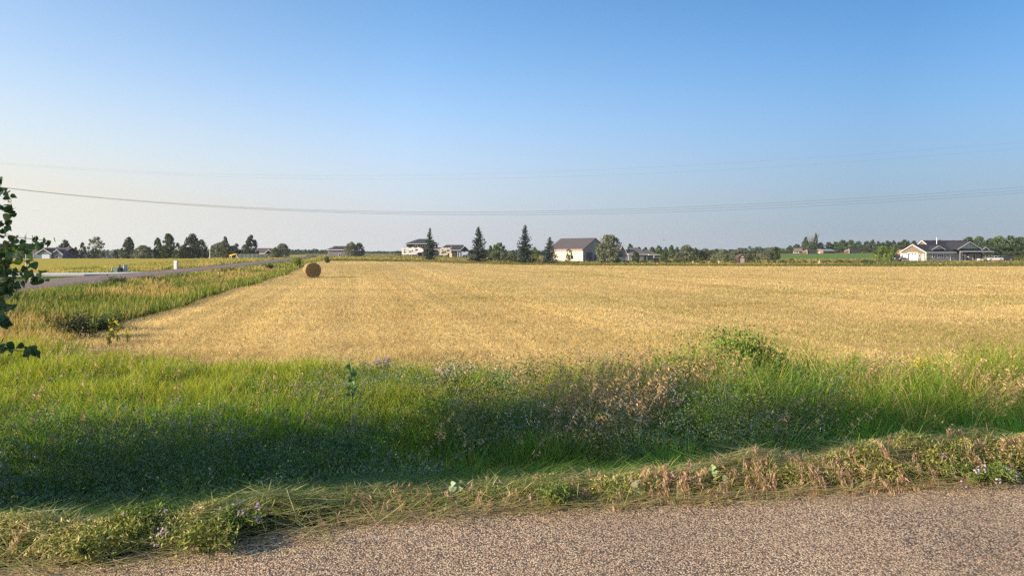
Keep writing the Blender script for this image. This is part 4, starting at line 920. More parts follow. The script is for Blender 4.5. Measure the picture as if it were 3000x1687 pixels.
# ------------------------------------------------------------------ blue grey house beside the big silver tree
D = 236.0; x = wx(1843, D); H = empty("house", (x, D, z1(x, D) - .1), math.radians(9)); tag(H, "blue grey house with steep dark roofs behind young trees and the orange shed", "house")
M_BG = siding("blue_grey_siding", (.20, .21, .235)); M_RF2 = shingle("purple_grey_shingles", (.125, .105, .115))
w = MB(); w.box(0, 6.2, 0, 8, -.4, 2.2); w.box(6.2, 9.6, .8, 7, -.4, 2.0); w.box(-5.5, 0, 1.2, 9, -.4, 2.2); w.prism([(-3.6, 2.2), (-.4, 2.2), (-2, 4.6)], 'y', 1.0, 4); w.build("wall", M_BG, H)
r = MB(); r.hip(0, 6.2, 0, 8, 2.22, 4.35, ins=2.6); r.hip(5.6, 9.4, .8, 7, 2.02, 3.6, ins=1.6); r.gable(-3.6, -.4, .9, 8, 2.3, 4.9, 'y', ov=.4); r.hip(-5.5, -.2, 1.2, 9, 2.24, 4.0, ins=2); r.build("roof", M_RF2, H)
t_ = MB(); t_.ring(-.45, 6.65, -.45, 8.4, 2.0, 2.2); t_.rake(-3.6, -.4, .9, 8, 2.3, 4.9, 'y', ov=.4, ends=(0,), w=.2); t_.box(6.3, 10.2, -1.2, .78, 1.9, 2.1); t_.box(7.9, 8.08, -1.15, -.97, -.3, 1.9); t_.build("trim", M_WHITE, H)
garage_door(H, 'f', 0, -.05 + .6, 2.3, 1.85, M_LTDOOR); window(H, 'f', .8, 8.5, 9.2, .9, 1.7, M_WHITE, M_GLASS); window(H, 'f', 1.2, -4.6, -3.4, .4, 1.8, M_WHITE, M_GLASS)

# ------------------------------------------------------------------ two storey house and dark garage, centre
D = 292.0; x = wx(1191, D); s_ = D / FPX; H = empty("house", (x, D, z1(x, D) - .1), math.radians(6)); tag(H, "dark two storey house behind the white camper", "house")
w = MB(); w.box(0, 12.4, 0, 10, -.4, 5.05); w.box(-.9, 13.3, -.004 - 1.0, -.004, -.4, 0.15); w.build("wall", M_DARKSIDE, H)
r = MB(); r.hip(0, 12.4, 0, 10, 5.08, 7.0, ov=.6, ins=5.4); r.prism([(-2.2, 2.75), (-.004, 3.35), (-.004, 3.5), (-2.2, 2.9)], 'x', -1.4, 13.6); r.gable(9.6, 12.2, -.8, 4, 5.2, 6.5, 'y', ov=.2); r.build("roof", M_BLACKROOF, H)
t_ = MB(); t_.ring(-.62, 13.02, -.62, 10.6, 4.85, 5.06); t_.box(-1.45, 13.65, -2.3, -2.21, 2.6, 2.85); t_.rake(9.6, 12.2, -.8, 4, 5.2, 6.5, 'y', ov=.2, ends=(0,), w=.2)
[t_.box(xx, xx + .18, -2.15, -1.97, .15, 2.65) for xx in (-1.2, 4.2, 6.4, 8.9, 12.9)]; t_.build("trim", M_WHITE, H)
for u0, u1, a, b_ in ((2.6, 4.4, 4.3, 4.75), (9.9, 11.6, 3.7, 4.8), (1.0, 2.4, .8, 2.1), (6.8, 8.2, .8, 2.1)): window(H, 'f', 0, u0, u1, a, b_, M_WHITE, M_GLASS, 2)
garage_door(H, 'f', 0, 10.6, 12.1, 2.15, M_LTDOOR)
o = MB(); [o.prism([(3.3 + k * .95, 3.98), (3.75 + k * .95, 3.98), (3.52 + k * .95, 4.2)], 'y', -.08, -.004) for k in range(6)]; o.build("decor", M_WHITE, H)

D = 284.0; x = wx(1287, D); H = empty("garage", (x, D, z1(x, D) - .1), math.radians(5)); tag(H, "low dark garage with a pale door right of the two storey house", "garage")
w = MB(); w.box(0, 11.4, 0, 9, -.5, 2.65); w.prism([(8.3, 2.65), (11.5, 2.65), (9.9, 4.25)], 'y', -1.5, .5); w.box(8.3, 11.5, -1.5, -.004, -.5, 2.65); w.build("wall", M_DARKSIDE, H)
r = MB(); r.hip(0, 9.2, 0, 9, 2.68, 4.75, ov=.5, ins=3.2, insr=.2); r.gable(8.3, 11.5, -1.7, 6, 2.7, 4.3, 'y', ov=.3); r.build("roof", M_BLACKROOF, H)
t_ = MB(); t_.box(-.5, 8.2, -.6, -.505, 2.45, 2.68); t_.rake(8.3, 11.5, -1.7, 6, 2.7, 4.3, 'y', ov=.3, ends=(0,), w=.22); t_.box(7.0, 7.2, -.2, -.004, -.3, 2.45); t_.box(3.9, 4.05, -.1, -.004, 0, 2.0); t_.build("trim", M_WHITE, H)
garage_door(H, 'f', 0, 7.35, 8.2, 2.0, M_LTDOOR); garage_door(H, 'f', -1.5, 8.6, 11.2, 2.1, M_LTDOOR); garage_door(H, 'f', 0, 4.4, 6.6, 2.0, M_BARNDOOR)
o = MB(); o.cyl((4.6, 1, 3), 'z', .1, 1.3, 8); o.build("vent_pipe", M_METAL, H)

# ------------------------------------------------------------------ grey shed house with a white framed door, left of centre
D = 260.0; x = wx(961, D); H = empty("shed", (x, D, z1(x, D) - .1), math.radians(4)); tag(H, "long grey shed with one white framed door beside the silver tree pair", "shed")
w = MB(); w.box(0, 9.4, 0, 6.5, -.5, 2.45); w.build("wall", siding("putty_siding", (.21, .20, .20)), H)
r = MB(); r.hip(0, 9.4, 0, 6.5, 2.48, 3.75, ov=.5, ins=2.2); r.build("roof", M_BLACKROOF, H)
t_ = MB(); t_.ring(-.5, 9.9, -.5, 7.0, 2.24, 2.47); t_.box(0, .12, -.05, -.004, -.3, 2.24); t_.build("trim", M_WHITE, H)
window(H, 'f', 0, 3.7, 4.5, .0, 1.15, M_WHITE, M_BLACK, 1, .12)
o = MB(); o.cyl((1.3, 1.0, 2.9), 'z', .09, 1.1, 8); o.build("vent_pipe", M_METAL, H)

# ------------------------------------------------------------------ bluish house and long roofed house on the left
D = 205.0; x = wx(75, D); H = empty("house", (x, D, .15), math.radians(2)); tag(H, "bluish house with two garage gables behind the flagpole", "house")
M_PALEBLUE = siding("pale_blue_siding", (.12, .15, .21))
w = MB(); w.walls(3.2, 7.0, 0, 8, 1.5, 2.65, 'y', -.5); w.walls(6.9, 9.8, .6, 8, 1.3, 2.4, 'y', -.5); w.box(0, 3.2, 1, 8, -1.2, 1.5); w.build("wall", M_PALEBLUE, H)
r = MB(); r.gable(3.2, 7.0, 0, 8, 1.5, 2.7, 'y'); r.gable(6.9, 9.8, .6, 8, 1.3, 2.45, 'y'); r.gable(-.5, 9.4, 2.2, 9, 1.6, 2.95, 'x'); r.build("roof", shingle("mauve_shingles", (.10, .075, .085)), H)
t_ = MB(); t_.rake(3.2, 7.0, 0, 8, 1.5, 2.7, 'y', ends=(0,), w=.14); t_.rake(6.9, 9.8, .6, 8, 1.3, 2.45, 'y', ends=(0,), w=.14); t_.build("trim", M_WHITE, H)
garage_door(H, 'f', 0, 4.5, 6.6, 1.1, M_LTDOOR, z0=-.4); window(H, 'f', 1, .6, 1.6, .2, 1.1, M_WHITE, M_GLASS); window(H, 'f', .6, 7.8, 8.9, .1, .9, M_WHITE, M_GLASS)
D = 222.0; x = wx(700, D); H = empty("house", (x, D, .25), math.radians(3)); tag(H, "long house with a brown grey roof behind the tall pine and green fence", "house")
w = MB(); w.box(0, 9.6, 0, 8, -.6, 1.35); w.walls(.1, 3.1, -1.2, 3, 1.3, 2.7, 'y', -.6); w.box(8.0, 10.4, -.8, 5, -.6, 1.3); w.build("wall", siding("beige_siding", (.40, .34, .27)), H)
r = MB(); r.hip(0, 9.6, 0, 8, 1.37, 2.95, ov=.5, ins=1.6); r.gable(.1, 3.1, -1.4, 4, 1.35, 2.75, 'y', ov=.4); r.gable(8.0, 10.4, -1.0, 5, 1.3, 2.4, 'y', ov=.4); r.build("roof", shingle("brown_grey_shingles", (.115, .095, .10)), H)
t_ = MB(); t_.rake(.1, 3.1, -1.4, 4, 1.35, 2.75, 'y', ov=.4, ends=(0,), w=.2); t_.rake(8.0, 10.4, -1.0, 5, 1.3, 2.4, 'y', ov=.4, ends=(0,), w=.2); t_.box(3.6, 7.5, -.58, -.51, 1.15, 1.37); t_.build("trim", M_WHITE, H)
window(H, 'f', -.8, 8.4, 8.95, .0, 1.0, M_WHITE, M_GLASS); window(H, 'f', -.8, 9.2, 9.75, .0, 1.0, M_WHITE, M_GLASS)

# green mesh fence, yellow canopy, street lamp
D = 186.0; x0, x1_ = wx(697, D), wx(782, D); F_ = empty("fence", (x0, D, z1(x0, D)), 0); tag(F_, "long grey green mesh covered fence in front of the brown grey roofed house", "fence")
g = np.random.RandomState(9); nseg = 34; pv, pq = [], []
for k in range(nseg + 1):
    u = k / nseg; xx = u * (x1_ - x0); zt = 1.12 + .05 * math.sin(k * .9) + g.normal(0, .015) - .12 * u
    pv += [(xx, .02 * math.sin(k * 1.7), -.4), (xx, .05 * math.sin(k * 1.3), zt * .5), (xx, .03 * math.sin(k * 2.1), zt)]
for k in range(nseg): pq += [[3 * k, 3 * k + 3, 3 * k + 4, 3 * k + 1], [3 * k + 1, 3 * k + 4, 3 * k + 5, 3 * k + 2]]
link("mesh_cover", np_mesh("mesh_cover", np.array(pv), pq), F_, mat("shade_cloth", (.085, .115, .105), .8, .4, .9, .3, 5))
for k in range(7):
    p_ = MB(); p_.cyl(((x1_ - x0) * k / 6, .16, -.4), 'z', .05, 1.5, 8); p_.build("post", M_METAL, F_)
p_ = MB(); p_.cyl((0, .1, 1.08), 'x', .035, x1_ - x0, 8); p_.build("top_rail", M_METAL, F_)
D = 181.0; x = wx(672, D); Y_ = empty("canopy", (x, D, z1(x, D) - .05)); tag(Y_, "small yellow canopy on pale legs at the left end of the green fence", "canopy")
pv = []; 
for a in range(9):
    u = a / 8
    for b_ in range(5):
        t = b_ / 4; pv.append((u * 1.9, t * 1.4, .98 - .42 * t * 0 + .22 * math.sin(u * 2.2) - .14 * (1 - u) * (b_ % 2) * .3))
pq = [[a * 5 + b_, (a + 1) * 5 + b_, (a + 1) * 5 + b_ + 1, a * 5 + b_ + 1] for a in range(8) for b_ in range(4)]
fr_ = [(u_ / 8 * 1.9, -.01, .98 + .22 * math.sin(u_ / 8 * 2.2)) for u_ in range(9)]; o0 = len(pv)
pv += fr_ + [(p[0], -.03, p[2] - .42 * (1 - .75 * k / 8)) for k, p in enumerate(fr_)]; pq += [[o0 + k, o0 + k + 1, o0 + 10 + k, o0 + 9 + k] for k in range(8)]
link("tarp", np_mesh("tarp", np.array(pv), pq), Y_, mat("yellow_tarp", (.80, .50, .04), .6, .1))
lg = mat("pale_legs", (.72, .66, .48), .6, .08)
for (a, b_) in ((0.03, 0), (.45, 0), (1.8, 0), (.03, 1.35), (1.8, 1.35)):
    p_ = MB(); p_.cyl((a, b_ + .03, -.1), 'z', .05, 1.05, 8); p_.build("leg", lg, Y_)
pts_ = [(1.35 + .75 * math.sin(t), -.08, .0 + 1.28 * math.cos(t)) for t in np.linspace(-.35, 1.5, 10)]; link("arch", np_mesh("arch", *tube_np(pts_, [.05] * 10, 6)[:2]), Y_, lg)
D = 200.0; x = wx(615, D); S_ = empty("street_lamp", (x, D, z1(x, D))); tag(S_, "thin grey street lamp between the dark pines and the silver tree", "street lamp")
p_ = MB(); p_.cyl((0, 0, -.2), 'z', .09, 3.9, 8, .05); p_.build("pole", M_METAL, S_); p_ = MB(); p_.cyl((-.5, 0, 3.66), 'x', .035, .5, 6); p_.box(-.75, -.42, -.09, .09, 3.58, 3.68); p_.build("lamp_head", M_METAL, S_)

# ------------------------------------------------------------------ sheds on the right half
D = 176.0; x = wx(2175, D); H = empty("shed", (x, D, z1(x, D) - .03)); tag(H, "small dark brown shed with a grey door and a tiny white window", "shed")
M_BRN = siding("brown_boards", (.085, .05, .045)); w = MB(); w.walls(-.98, .98, 0, 2.4, 1.45, 2.1, 'y', -.2); w.build("wall", M_BRN, H)
r = MB(); r.gable(-.98, .98, 0, 2.4, 1.45, 2.13, 'y', ov=.14, th=.07, ovg=.1); r.build("roof", shingle("brown_shingles", (.10, .075, .07)), H)
garage_door(H, 'f', 0, -.5, .5, 1.22, mat("warm_grey_door", (.36, .33, .30), .6, .06)); window(H, 'f', 0, -.28, .28, 1.44, 1.68, M_WHITE, M_GLASS, 2, .06)
D = 184.0; x = wx(1923, D); H = empty("shed", (x, D, z1(x, D) - .02), math.radians(-14)); tag(H, "open fronted orange wooden shed with a flat pale roof", "shed")
M_OR = mat("orange_boards", (.62, .26, .09), .7, .15, 5); w = MB(); w.box(-.72, .72, 1.0, 1.06, 0, 1.2); w.box(-.72, -.66, 0, .99, 0, 1.2); w.box(.66, .72, 0, .99, 0, 1.2); w.build("wall", M_OR, H)
r = MB(); r.prism([(-.12, 1.26), (1.15, 1.21), (1.15, 1.30), (-.12, 1.35)], 'x', -.82, .82); r.build("roof", mat("pale_roof", (.62, .52, .44), .6, .08), H)
f = MB(); f.box(-.72, -.62, -.06, -.004, 0, 1.24); f.box(.62, .72, -.06, -.004, 0, 1.24); f.box(-.62, .62, -.06, -.004, 1.12, 1.22); f.build("frame", mat("cream_frame", (.70, .55, .42), .6, .06), H)
f = MB(); [f.cyl((xx, .35, zz), 'y', .13, .45, 10) for xx in (-.45, -.17, .11, .39) for zz in (.15, .42)]; f.cyl((.0, .35, .68), 'y', .13, .45, 10); tag(f.build("log_pile", mat("cut_logs", (.60, .33, .13), .8, .2, 8)), "pile of cut logs inside the orange shed", "log pile"); o = bpy.data.objects["log_pile"]; o.location = H.location; o.rotation_euler = H.rotation_euler
x, y = wx(1905, 182), 182; o = MB(); o.prism([(-.3, -.1), (.3, -.1), (.26, .55), (-.26, .55)], 'y', 0, .5); o = o.build("hay_block", mat("pale_block", (.66, .55, .40), .8, .1)); o.location = (x, y, z1(x, y)); tag(o, "pale block standing left of the orange shed", "block")
x, y = wx(2029, 172), 172
M_PEG = mat("pale_stake", (.70, .62, .46), .7, .08)
for px, lb in ((2030, "pale stake below the largest silver tree"), (2106, "pale stake below the two middle silver trees"), (2400, "white stake at the field end before the green crop")):
    x, y = wx(px, 167), 167; o = MB(); o.box(-.09, .09, -.09, .09, -.1, .5); o.prism([(-.09, .5), (.09, .5), (0, .6)], 'y', -.09, .09); o = o.build("stake", M_PEG); o.location = (x, y, z1(x, y)); tag(o, lb, "stake", "stakes at the field end")
# farmstead beyond the green crop
def leanto(px, D, w_, dl, hb, hf, label, mf):
    x = wx(px, D); H = empty("animal_shelter", (x, D, z1(x, D) - .05), math.radians(-4)); tag(H, label, "shelter", "sloped shelters beyond the green crop")
    w = MB(); w.prism([(0, -.3), (w_, -.3), (w_, hb), (0, hf)], 'y', 0, .2); w.build("end_wall", mf, H)
    w = MB(); w.box(w_, w_ + dl, .3, .42, -.3, hb * .88); w.build("back_wall", M_DARKSIDE, H)
    r = MB(); r.prism([(w_ * .4, hb * .8), (w_ + dl, hb * .92), (w_ + dl, hb), (w_ * .4, hb * .9)], 'y', .25, 3.2); r.build("roof", M_BLACKROOF, H)
    t_ = MB(); t_.prism([(-.12, hf - .02), (w_ + .1, hb - .02), (w_ + .1, hb + .28), (-.12, hf + .24)], 'y', -.1, -.004); t_.box(w_ - .02, w_ + .2, -.1, -.004, -.3, hb - .02); t_.build("trim", M_WHITE, H)
leanto(2352, 384, 2.1, 5.4, 2.0, .95, "left sloped shelter with a brick red end and a black side", M_BRICKRED)
leanto(2474, 384, 2.3, 6.0, 2.25, 1.1, "right sloped shelter with a taller brick red end", M_BRICKRED)
D = 392; x = wx(2412, D); H = empty("barn", (x, D, z1(x, D) - .1), math.radians(24)); tag(H, "low barn with a pale green metal roof between the two sloped shelters", "barn")
w = MB(); w.walls(0, 8.4, 0, 6, 1.45, 2.3, 'x', -.4); w.build("wall", M_BRICKRED, H); r = MB(); r.gable(0, 8.4, 0, 6, 1.45, 2.35, 'x', ov=.4); r.build("roof", mat("green_metal_roof", (.28, .33, .29), .5, .1), H)
garage_door(H, 'l', 0, 2.2, 3.9, 1.1, M_WHITEDOOR)
D = 402; x = wx(2519, D); o = MB(); o.box(0, 5.2, 0, .3, -.3, .95); o.box(5.5, 7.4, -.3, 2.4, -.3, 1.6); o.prism([(5.3, 1.6), (7.6, 1.6), (7.6, 1.72), (5.3, 1.72)], 'y', -.5, 2.6); o = o.build("outbuilding", mat("tan_boards", (.42, .28, .18), .8, .15)); o.location = (x, D, z1(x, D)); tag(o, "low tan wall and hut left of the willow clump", "outbuilding")
D = 408; x = wx(2329, D); H = empty("house", (x, D, z1(x, D) - .1), math.radians(-12)); tag(H, "brown weathered house half hidden by trees left of the dead tree", "house")
w = MB(); w.walls(0, 3.9, 0, 5, 1.6, 3.0, 'x', -.3); w.build("wall", mat("weathered_boards", (.15, .075, .055), .85, .25, 4), H); r = MB(); r.gable(0, 3.9, 0, 5, 1.6, 3.05, 'x', ov=.6); r.build("roof", mat("weathered_roof", (.16, .13, .125), .85, .2, 4), H)
f = MB(); [f.box(a, a + .12, -.9, -.78, -.3, 1.5) for a in (-1.0, .3, 1.8)]; f.box(-1.1, 2.0, -.95, -.78, .42, .55); f.build("porch_rail", M_WHITE, H)
D = 232; x = wx(2645, D); H = empty("shed", (x, D, z1(x, D) - .05), math.radians(6)); tag(H, "tan roofed brick shed peeping over the trailer left of the lit garage", "shed")
w = MB(); w.walls(0, 3.2, 0, 3, 2.2, 3.2, 'x', -.3); w.build("wall", M_BRICKRED, H); r = MB(); r.gable(0, 3.2, 0, 3, 2.2, 3.25, 'x', ov=.3); r.build("roof", mat("tan_roof", (.34, .27, .19), .8, .12), H)

# ------------------------------------------------------------------ vehicles
def wheels(o, pos, r=.34, wd_=.22):
    for (a, b_) in pos:
        t = MB(); t.cyl((a, b_ - wd_ / 2, r), 'y', r, wd_, 16); t = t.build("wheel", M_BLACK, o, True)
        h_ = MB(); h_.cyl((a, b_ - wd_ / 2 - .012, r), 'y', r * .6, wd_ + .024, 12); h_.build("rim", M_METAL, t)
def loft(secs, n=None):
    """secs: (x, half width low, half width high, z low, z high) closed box-like sections"""
    v, q = [], []
    for x, a, b_, z0, z1_ in secs:
        zm = z0 + (z1_ - z0) * .55
        v += [(x, -a * .94, z0), (x, -a, zm), (x, -b_, z1_ - .04), (x, -b_ * .8, z1_), (x, b_ * .8, z1_), (x, b_, z1_ - .04), (x, a, zm), (x, a * .94, z0)]
    m_ = len(secs)
    for i_ in range(m_ - 1):
        for k in range(8): q.append([i_ * 8 + k, i_ * 8 + (k + 1) % 8, (i_ + 1) * 8 + (k + 1) % 8, (i_ + 1) * 8 + k])
    mb = MB(); mb.v = v; mb.f = q + [list(range(8))[::-1], list(range((m_ - 1) * 8, m_ * 8))]; return mb
def car(px, D, rz, paint, label, suv=0.0):
    x = wx(px, D); o = empty("car", (x, D, z1(x, D) + .07), math.radians(rz)); tag(o, label, "car")
    loft([(-2.2, .72, .70, .38, .72), (-2.05, .86, .8, .24, .86 + suv * .1), (-1.3, .89, .82, .2, .92 + suv * .1), (.4, .9, .82, .2, .90 + suv * .1), (1.2, .89, .8, .2, .86), (2.0, .82, .74, .24, .70), (2.2, .66, .6, .34, .56)]).build("body", paint, o, False)
    c_ = loft([(-1.95, .72, .66, .84, .88), (-1.2, .76, .60, .86, 1.36 + suv), (.1, .78, .60, .86, 1.42 + suv), (1.15, .76, .70, .82, .86)]); c_.build("windows", M_GLASS, o)
    r = loft([(-1.25, .62, .58, 1.30 + suv, 1.40 + suv), (-.5, .63, .60, 1.36 + suv, 1.47 + suv), (.12, .62, .58, 1.34 + suv, 1.44 + suv)]); r.build("roof", paint, o)
    pl = MB(); [pl.box(a, a + .07, s * .775 - .02, s * .775 + .02, .85, 1.2 + suv) for a in (-.62, .35) for s in (-1, 1)]; pl.build("pillars", paint, o)
    wheels(o, [(-1.35, -.78), (-1.35, .78), (1.35, -.78), (1.35, .78)], .33)
    for s in (-.5, .5):
        l_ = MB(); l_.box(2.02, 2.12, s - .13, s + .13, .55, .68); l_.build("headlight", M_WHITE, o)
    return o
M_CARW = mat("white_paint", (.62, .58, .56), .25, .03, spec=.6); M_CARB = mat("black_paint", (.012, .012, .015), .25, .1, spec=.6); M_CARD = mat("dark_paint", (.03, .035, .04), .3, .1, spec=.6)
car(2912, 203.2, 178, M_CARW, "white car parked at the right end of the tan house"); car(2942, 207, 172, M_CARD, "dark car parked behind the white car", .12)
D = 204.5; x = wx(2628, D); P_ = empty("pickup_truck", (x, D, z1(x, D) + .07), math.radians(243)); tag(P_, "black pickup truck in front of the white trailer", "pickup truck")
loft([(-2.7, .88, .86, .5, 1.05), (-.7, .92, .9, .45, 1.08), (1.2, .92, .9, .45, 1.12), (2.3, .9, .84, .45, 1.05), (2.7, .82, .76, .5, .92)]).build("body", M_CARB, P_)
loft([(-.85, .84, .74, 1.06, 1.7), (.5, .84, .74, 1.06, 1.76), (1.35, .84, .8, 1.06, 1.12)]).build("windows", M_GLASS, P_); loft([(-.85, .74, .70, 1.7, 1.8), (.55, .74, .70, 1.72, 1.84)]).build("roof", M_CARB, P_)
wheels(P_, [(-1.75, -.82), (-1.75, .82), (1.75, -.82), (1.75, .82)], .42, .28)
for s in (-.6, .6):
    l_ = MB(); l_.box(2.62, 2.73, s - .16, s + .16, .72, .86); l_.build("headlight", M_WHITE, P_)
l_ = MB(); l_.box(2.66, 2.74, -.38, .38, .6, .82); l_.build("grille", M_CARD, P_); l_ = MB(); l_.box(2.5, 2.82, -.85, .85, .38, .56); l_.build("bumper", M_CARD, P_)
D = 207.5; x = wx(2650, D); T_ = empty("trailer", (x, D, z1(x, D) + .07), math.radians(236)); tag(T_, "white box trailer between the black pickup truck and the lit garage", "trailer")
b_ = MB(); b_.prism([(-1.6, .38), (1.5, .38), (1.85, .7), (1.85, 1.9), (1.5, 2.12), (-1.6, 2.12)], 'y', -.95, .95); b_.build("body", mat("trailer_white", (.80, .74, .70), .45, .06), T_)
t_ = MB(); t_.box(-1.66, -1.605, -.97, .97, .34, 2.14); t_.build("rear_door", mat("trailer_door", (.52, .50, .49), .5, .08), T_); t_ = MB(); t_.box(1.86, 2.7, -.06, .06, .4, .5); t_.build("tow_bar", M_BLACK, T_)
wheels(T_, [(-.4, -.9), (-.4, .9), (.3, -.9), (.3, .9)], .33)
D = 203; x = wx(2878, D); O_ = empty("boat", (x, D, z1(x, D)), math.radians(4)); tag(O_, "small white boat on the gravel before the house porch", "boat")
loft([(-1.2, .5, .6, .3, .72), (0, .55, .7, .25, .75), (1.0, .3, .45, .32, .78), (1.35, .03, .05, .6, .8)]).build("hull", M_CARW, O_); b_ = MB(); b_.box(-1.1, .3, -.42, .42, .755, .80); b_.build("cover", M_TAN, O_)
b_ = MB(); [b_.box(a, a + .1, -.4, .4, .0, .34) for a in (-.7, .5)]; b_.build("cradle", M_BLACK, O_)
# campers
def camper(px, D, rz, L_, body, label, group):
    x = wx(px, D); o = empty("camper", (x, D, z1(x, D) + .02), math.radians(rz)); tag(o, label, "camper", group)
    b_ = MB(); b_.prism([(0, .55), (L_ * .66, .55), (L_ * .74, 1.35), (L_ * .97, 1.45), (L_, 1.9), (L_ * .93, 3.0), (L_ * .86, 3.2), (0, 3.15)], 'y', 0, 2.4); b_.build("body", body, o)
    s_ = MB(); s_.box(.15, L_ * .66, -.02, -.004, .60, 1.05); s_.build("skirt", body, o)
    for k, (u, w_, z0, z1_) in enumerate(((.7, .75, 1.2, 1.8), (.8, .6, 2.2, 2.6), (L_ * .34, .7, 1.5, 2.0), (L_ * .62, .9, 2.1, 2.7), (L_ * .46, .3, 1.7, 2.3))):
        m_ = MB(); m_.box(u, u + w_, -.03, -.004, z0, z1_); m_.build("window", M_GLASS, o)
    m_ = MB(); m_.box(L_ * .22, L_ * .22 + .08, -.03, -.004, .7, 2.7); m_.box(L_ * .22, L_ * .30, -.03, -.004, 2.62, 2.7); m_.box(L_ * .30, L_ * .30 + .06, -.03, -.004, .7, 2.62); m_.build("door", M_METAL, o)
    m_ = MB(); m_.prism([(L_ * .36, 1.15), (L_ * .5, 1.35), (L_ * .66, 1.2), (L_ * .66, 1.28), (L_ * .5, 1.45), (L_ * .36, 1.24)], 'y', -.025, -.005); m_.prism([(L_ * .42, 2.0), (L_ * .6, 1.75), (L_ * .74, 1.85), (L_ * .6, 1.87), (L_ * .42, 2.1)], 'y', -.025, -.005); m_.build("stripe", M_BARNDOOR, o)
    for u in (.2, .45, .7):
        m_ = MB(); m_.box(L_ * u, L_ * u + .8, .8, 1.6, 3.155, 3.42); m_.build("roof_unit", M_WHITE, o)
    wheels(o, [(L_ * .36, .15), (L_ * .46, .15), (L_ * .36, 2.2), (L_ * .46, 2.2)], .36)
    p_ = MB(); p_.box(L_ * .9, L_ * .9 + .1, .4, .5, -.1, 1.44); p_.box(L_ * .9, L_ * .9 + .1, 1.9, 2.0, -.1, 1.44); p_.build("jack", M_BLACK, o)
    return o
camper(1177, 283, 3, 8.4, mat("camper_white", (.80, .77, .72), .4, .03), "white camper trailer parked before the two storey house", "campers")
camper(1288, 277, 2, 4.4, mat("camper_cream", (.62, .53, .40), .45, .05), "smaller cream camper parked before the dark garage", "campers")
x, y = wx(1320.5, 272), 272; o = MB(); o.box(-.46, .46, -.4, .4, -.2, 1.5); o.box(-.5, .5, -.44, .44, 1.5, 1.56); o = o.build("storage_box", mat("cream_box", (.74, .60, .38), .7, .06)); o.location = (x, y, z1(x, y)); tag(o, "upright cream box between the cream camper and the garage door", "box")
D = 270; x = wx(1365, D); O_ = empty("tractor", (x, D, z1(x, D)), math.radians(200)); tag(O_, "small dark tractor parked right of the garage door", "tractor")
loft([(-.9, .3, .3, .5, .9), (0, .35, .33, .45, .95), (1.1, .32, .28, .5, .9), (1.25, .25, .2, .55, .82)]).build("body", M_CARD, O_); wheels(O_, [(-.6, -.55), (-.6, .55)], .55, .3); wheels(O_, [(.9, -.5), (.9, .5)], .32, .2)
b_ = MB(); b_.box(-.75, -.3, -.25, .25, .95, 1.02); b_.box(-.8, -.72, -.25, .25, 1.0, 1.4); b_.build("seat", M_BLACK, O_); b_ = MB(); [b_.box(-.95, -.88, s - .03, s + .03, .6, 1.9) for s in (-.4, .4)]; b_.box(-.95, -.88, -.37, .37, 1.84, 1.9); b_.build("roll_bar", M_CARB, O_)

# ------------------------------------------------------------------ near things: hay bale, cabinets, flagpole, wires
D = 66.5; x = wx(914, D); zb = z1(x, D); HB = empty("hay_bale", (x, D, zb), math.radians(-65)); tag(HB, "round hay bale standing alone in the stubble near the side road", "hay bale")
g = np.random.RandomState(4); rad, ln = .71, 1.22; ns, nr_ = 72, 15; v, q, cc = [], [], []
rows = [(0, 0.02)] + [(rad * k / 12, .02 * math.sin(k * 2.4) + .012 * (k % 2)) for k in range(1, 12)] + [(rad * .985, -.02), (rad, -.06), (rad * 1.01, -.35), (rad * .995, -.7), (rad * 1.01, -1.0), (rad, -1.3), (rad * .96, -1.35), (0.001, -1.35)]
for r_, d_ in rows:
    for k in range(ns):
        a = 2 * math.pi * k / ns; rr_ = r_ * (1 + .012 * g.normal()); zz = rad - .03 + rr_ * math.sin(a); zz = max(zz, .0)
        v.append((-d_ * 0 + (ln / 2 + d_ + .012 * g.normal() * (r_ > .01)), rr_ * math.cos(a), zz))
        cc.append(np.array((.43, .335, .185)) * (1.35 if r_ > rad * .93 else 1) * (.75 + .5 * g.rand()) * (.8 if (int(r_ / rad * 12) % 3 == 0) else 1.05))  # rim and curved side painted lighter, as the sun catches them
for i_ in range(len(rows) - 1):
    for k in range(ns): q.append([i_ * ns + k, i_ * ns + (k + 1) % ns, (i_ + 1) * ns + (k + 1) % ns, (i_ + 1) * ns + k])
core = (np.array(v), np.array(q), np.zeros((0, 3), int), np.array(cc))
n = 5200; a = g.uniform(0, 6.28, n); onend = g.rand(n) < .5; rr_ = np.where(onend, rad * np.sqrt(g.rand(n)), rad * 1.01); xx = np.where(onend, ln / 2 + .03, g.uniform(-ln / 2, ln / 2, n))
P = np.stack([xx, rr_ * np.cos(a), rad - .03 + rr_ * np.sin(a)], -1); tn_ = np.stack([g.normal(0, .25, n), -np.sin(a), np.cos(a)], -1); tn_ /= np.linalg.norm(tn_, axis=1)[:, None]
fz = leaves(P, g.uniform(.08, .2, n), .014, pal(n, [(.54, .42, .22), (.40, .30, .15), (.64, .52, .29)], g, .2), g, axis=tn_)
link("rolled_hay", np_mesh("rolled_hay", *join([core, fz])), HB, M_STRAW)
n = 900; a = g.uniform(-1, 1, n); P = np.stack([g.uniform(-.9, .9, n), a * .75, g.uniform(.0, .1, n)], -1)
link("loose_hay", np_mesh("loose_hay", *join([leaves(P, g.uniform(.12, .3, n), .018, pal(n, [(.55, .42, .2)], g, .2), g)])), HB, M_STRAW)

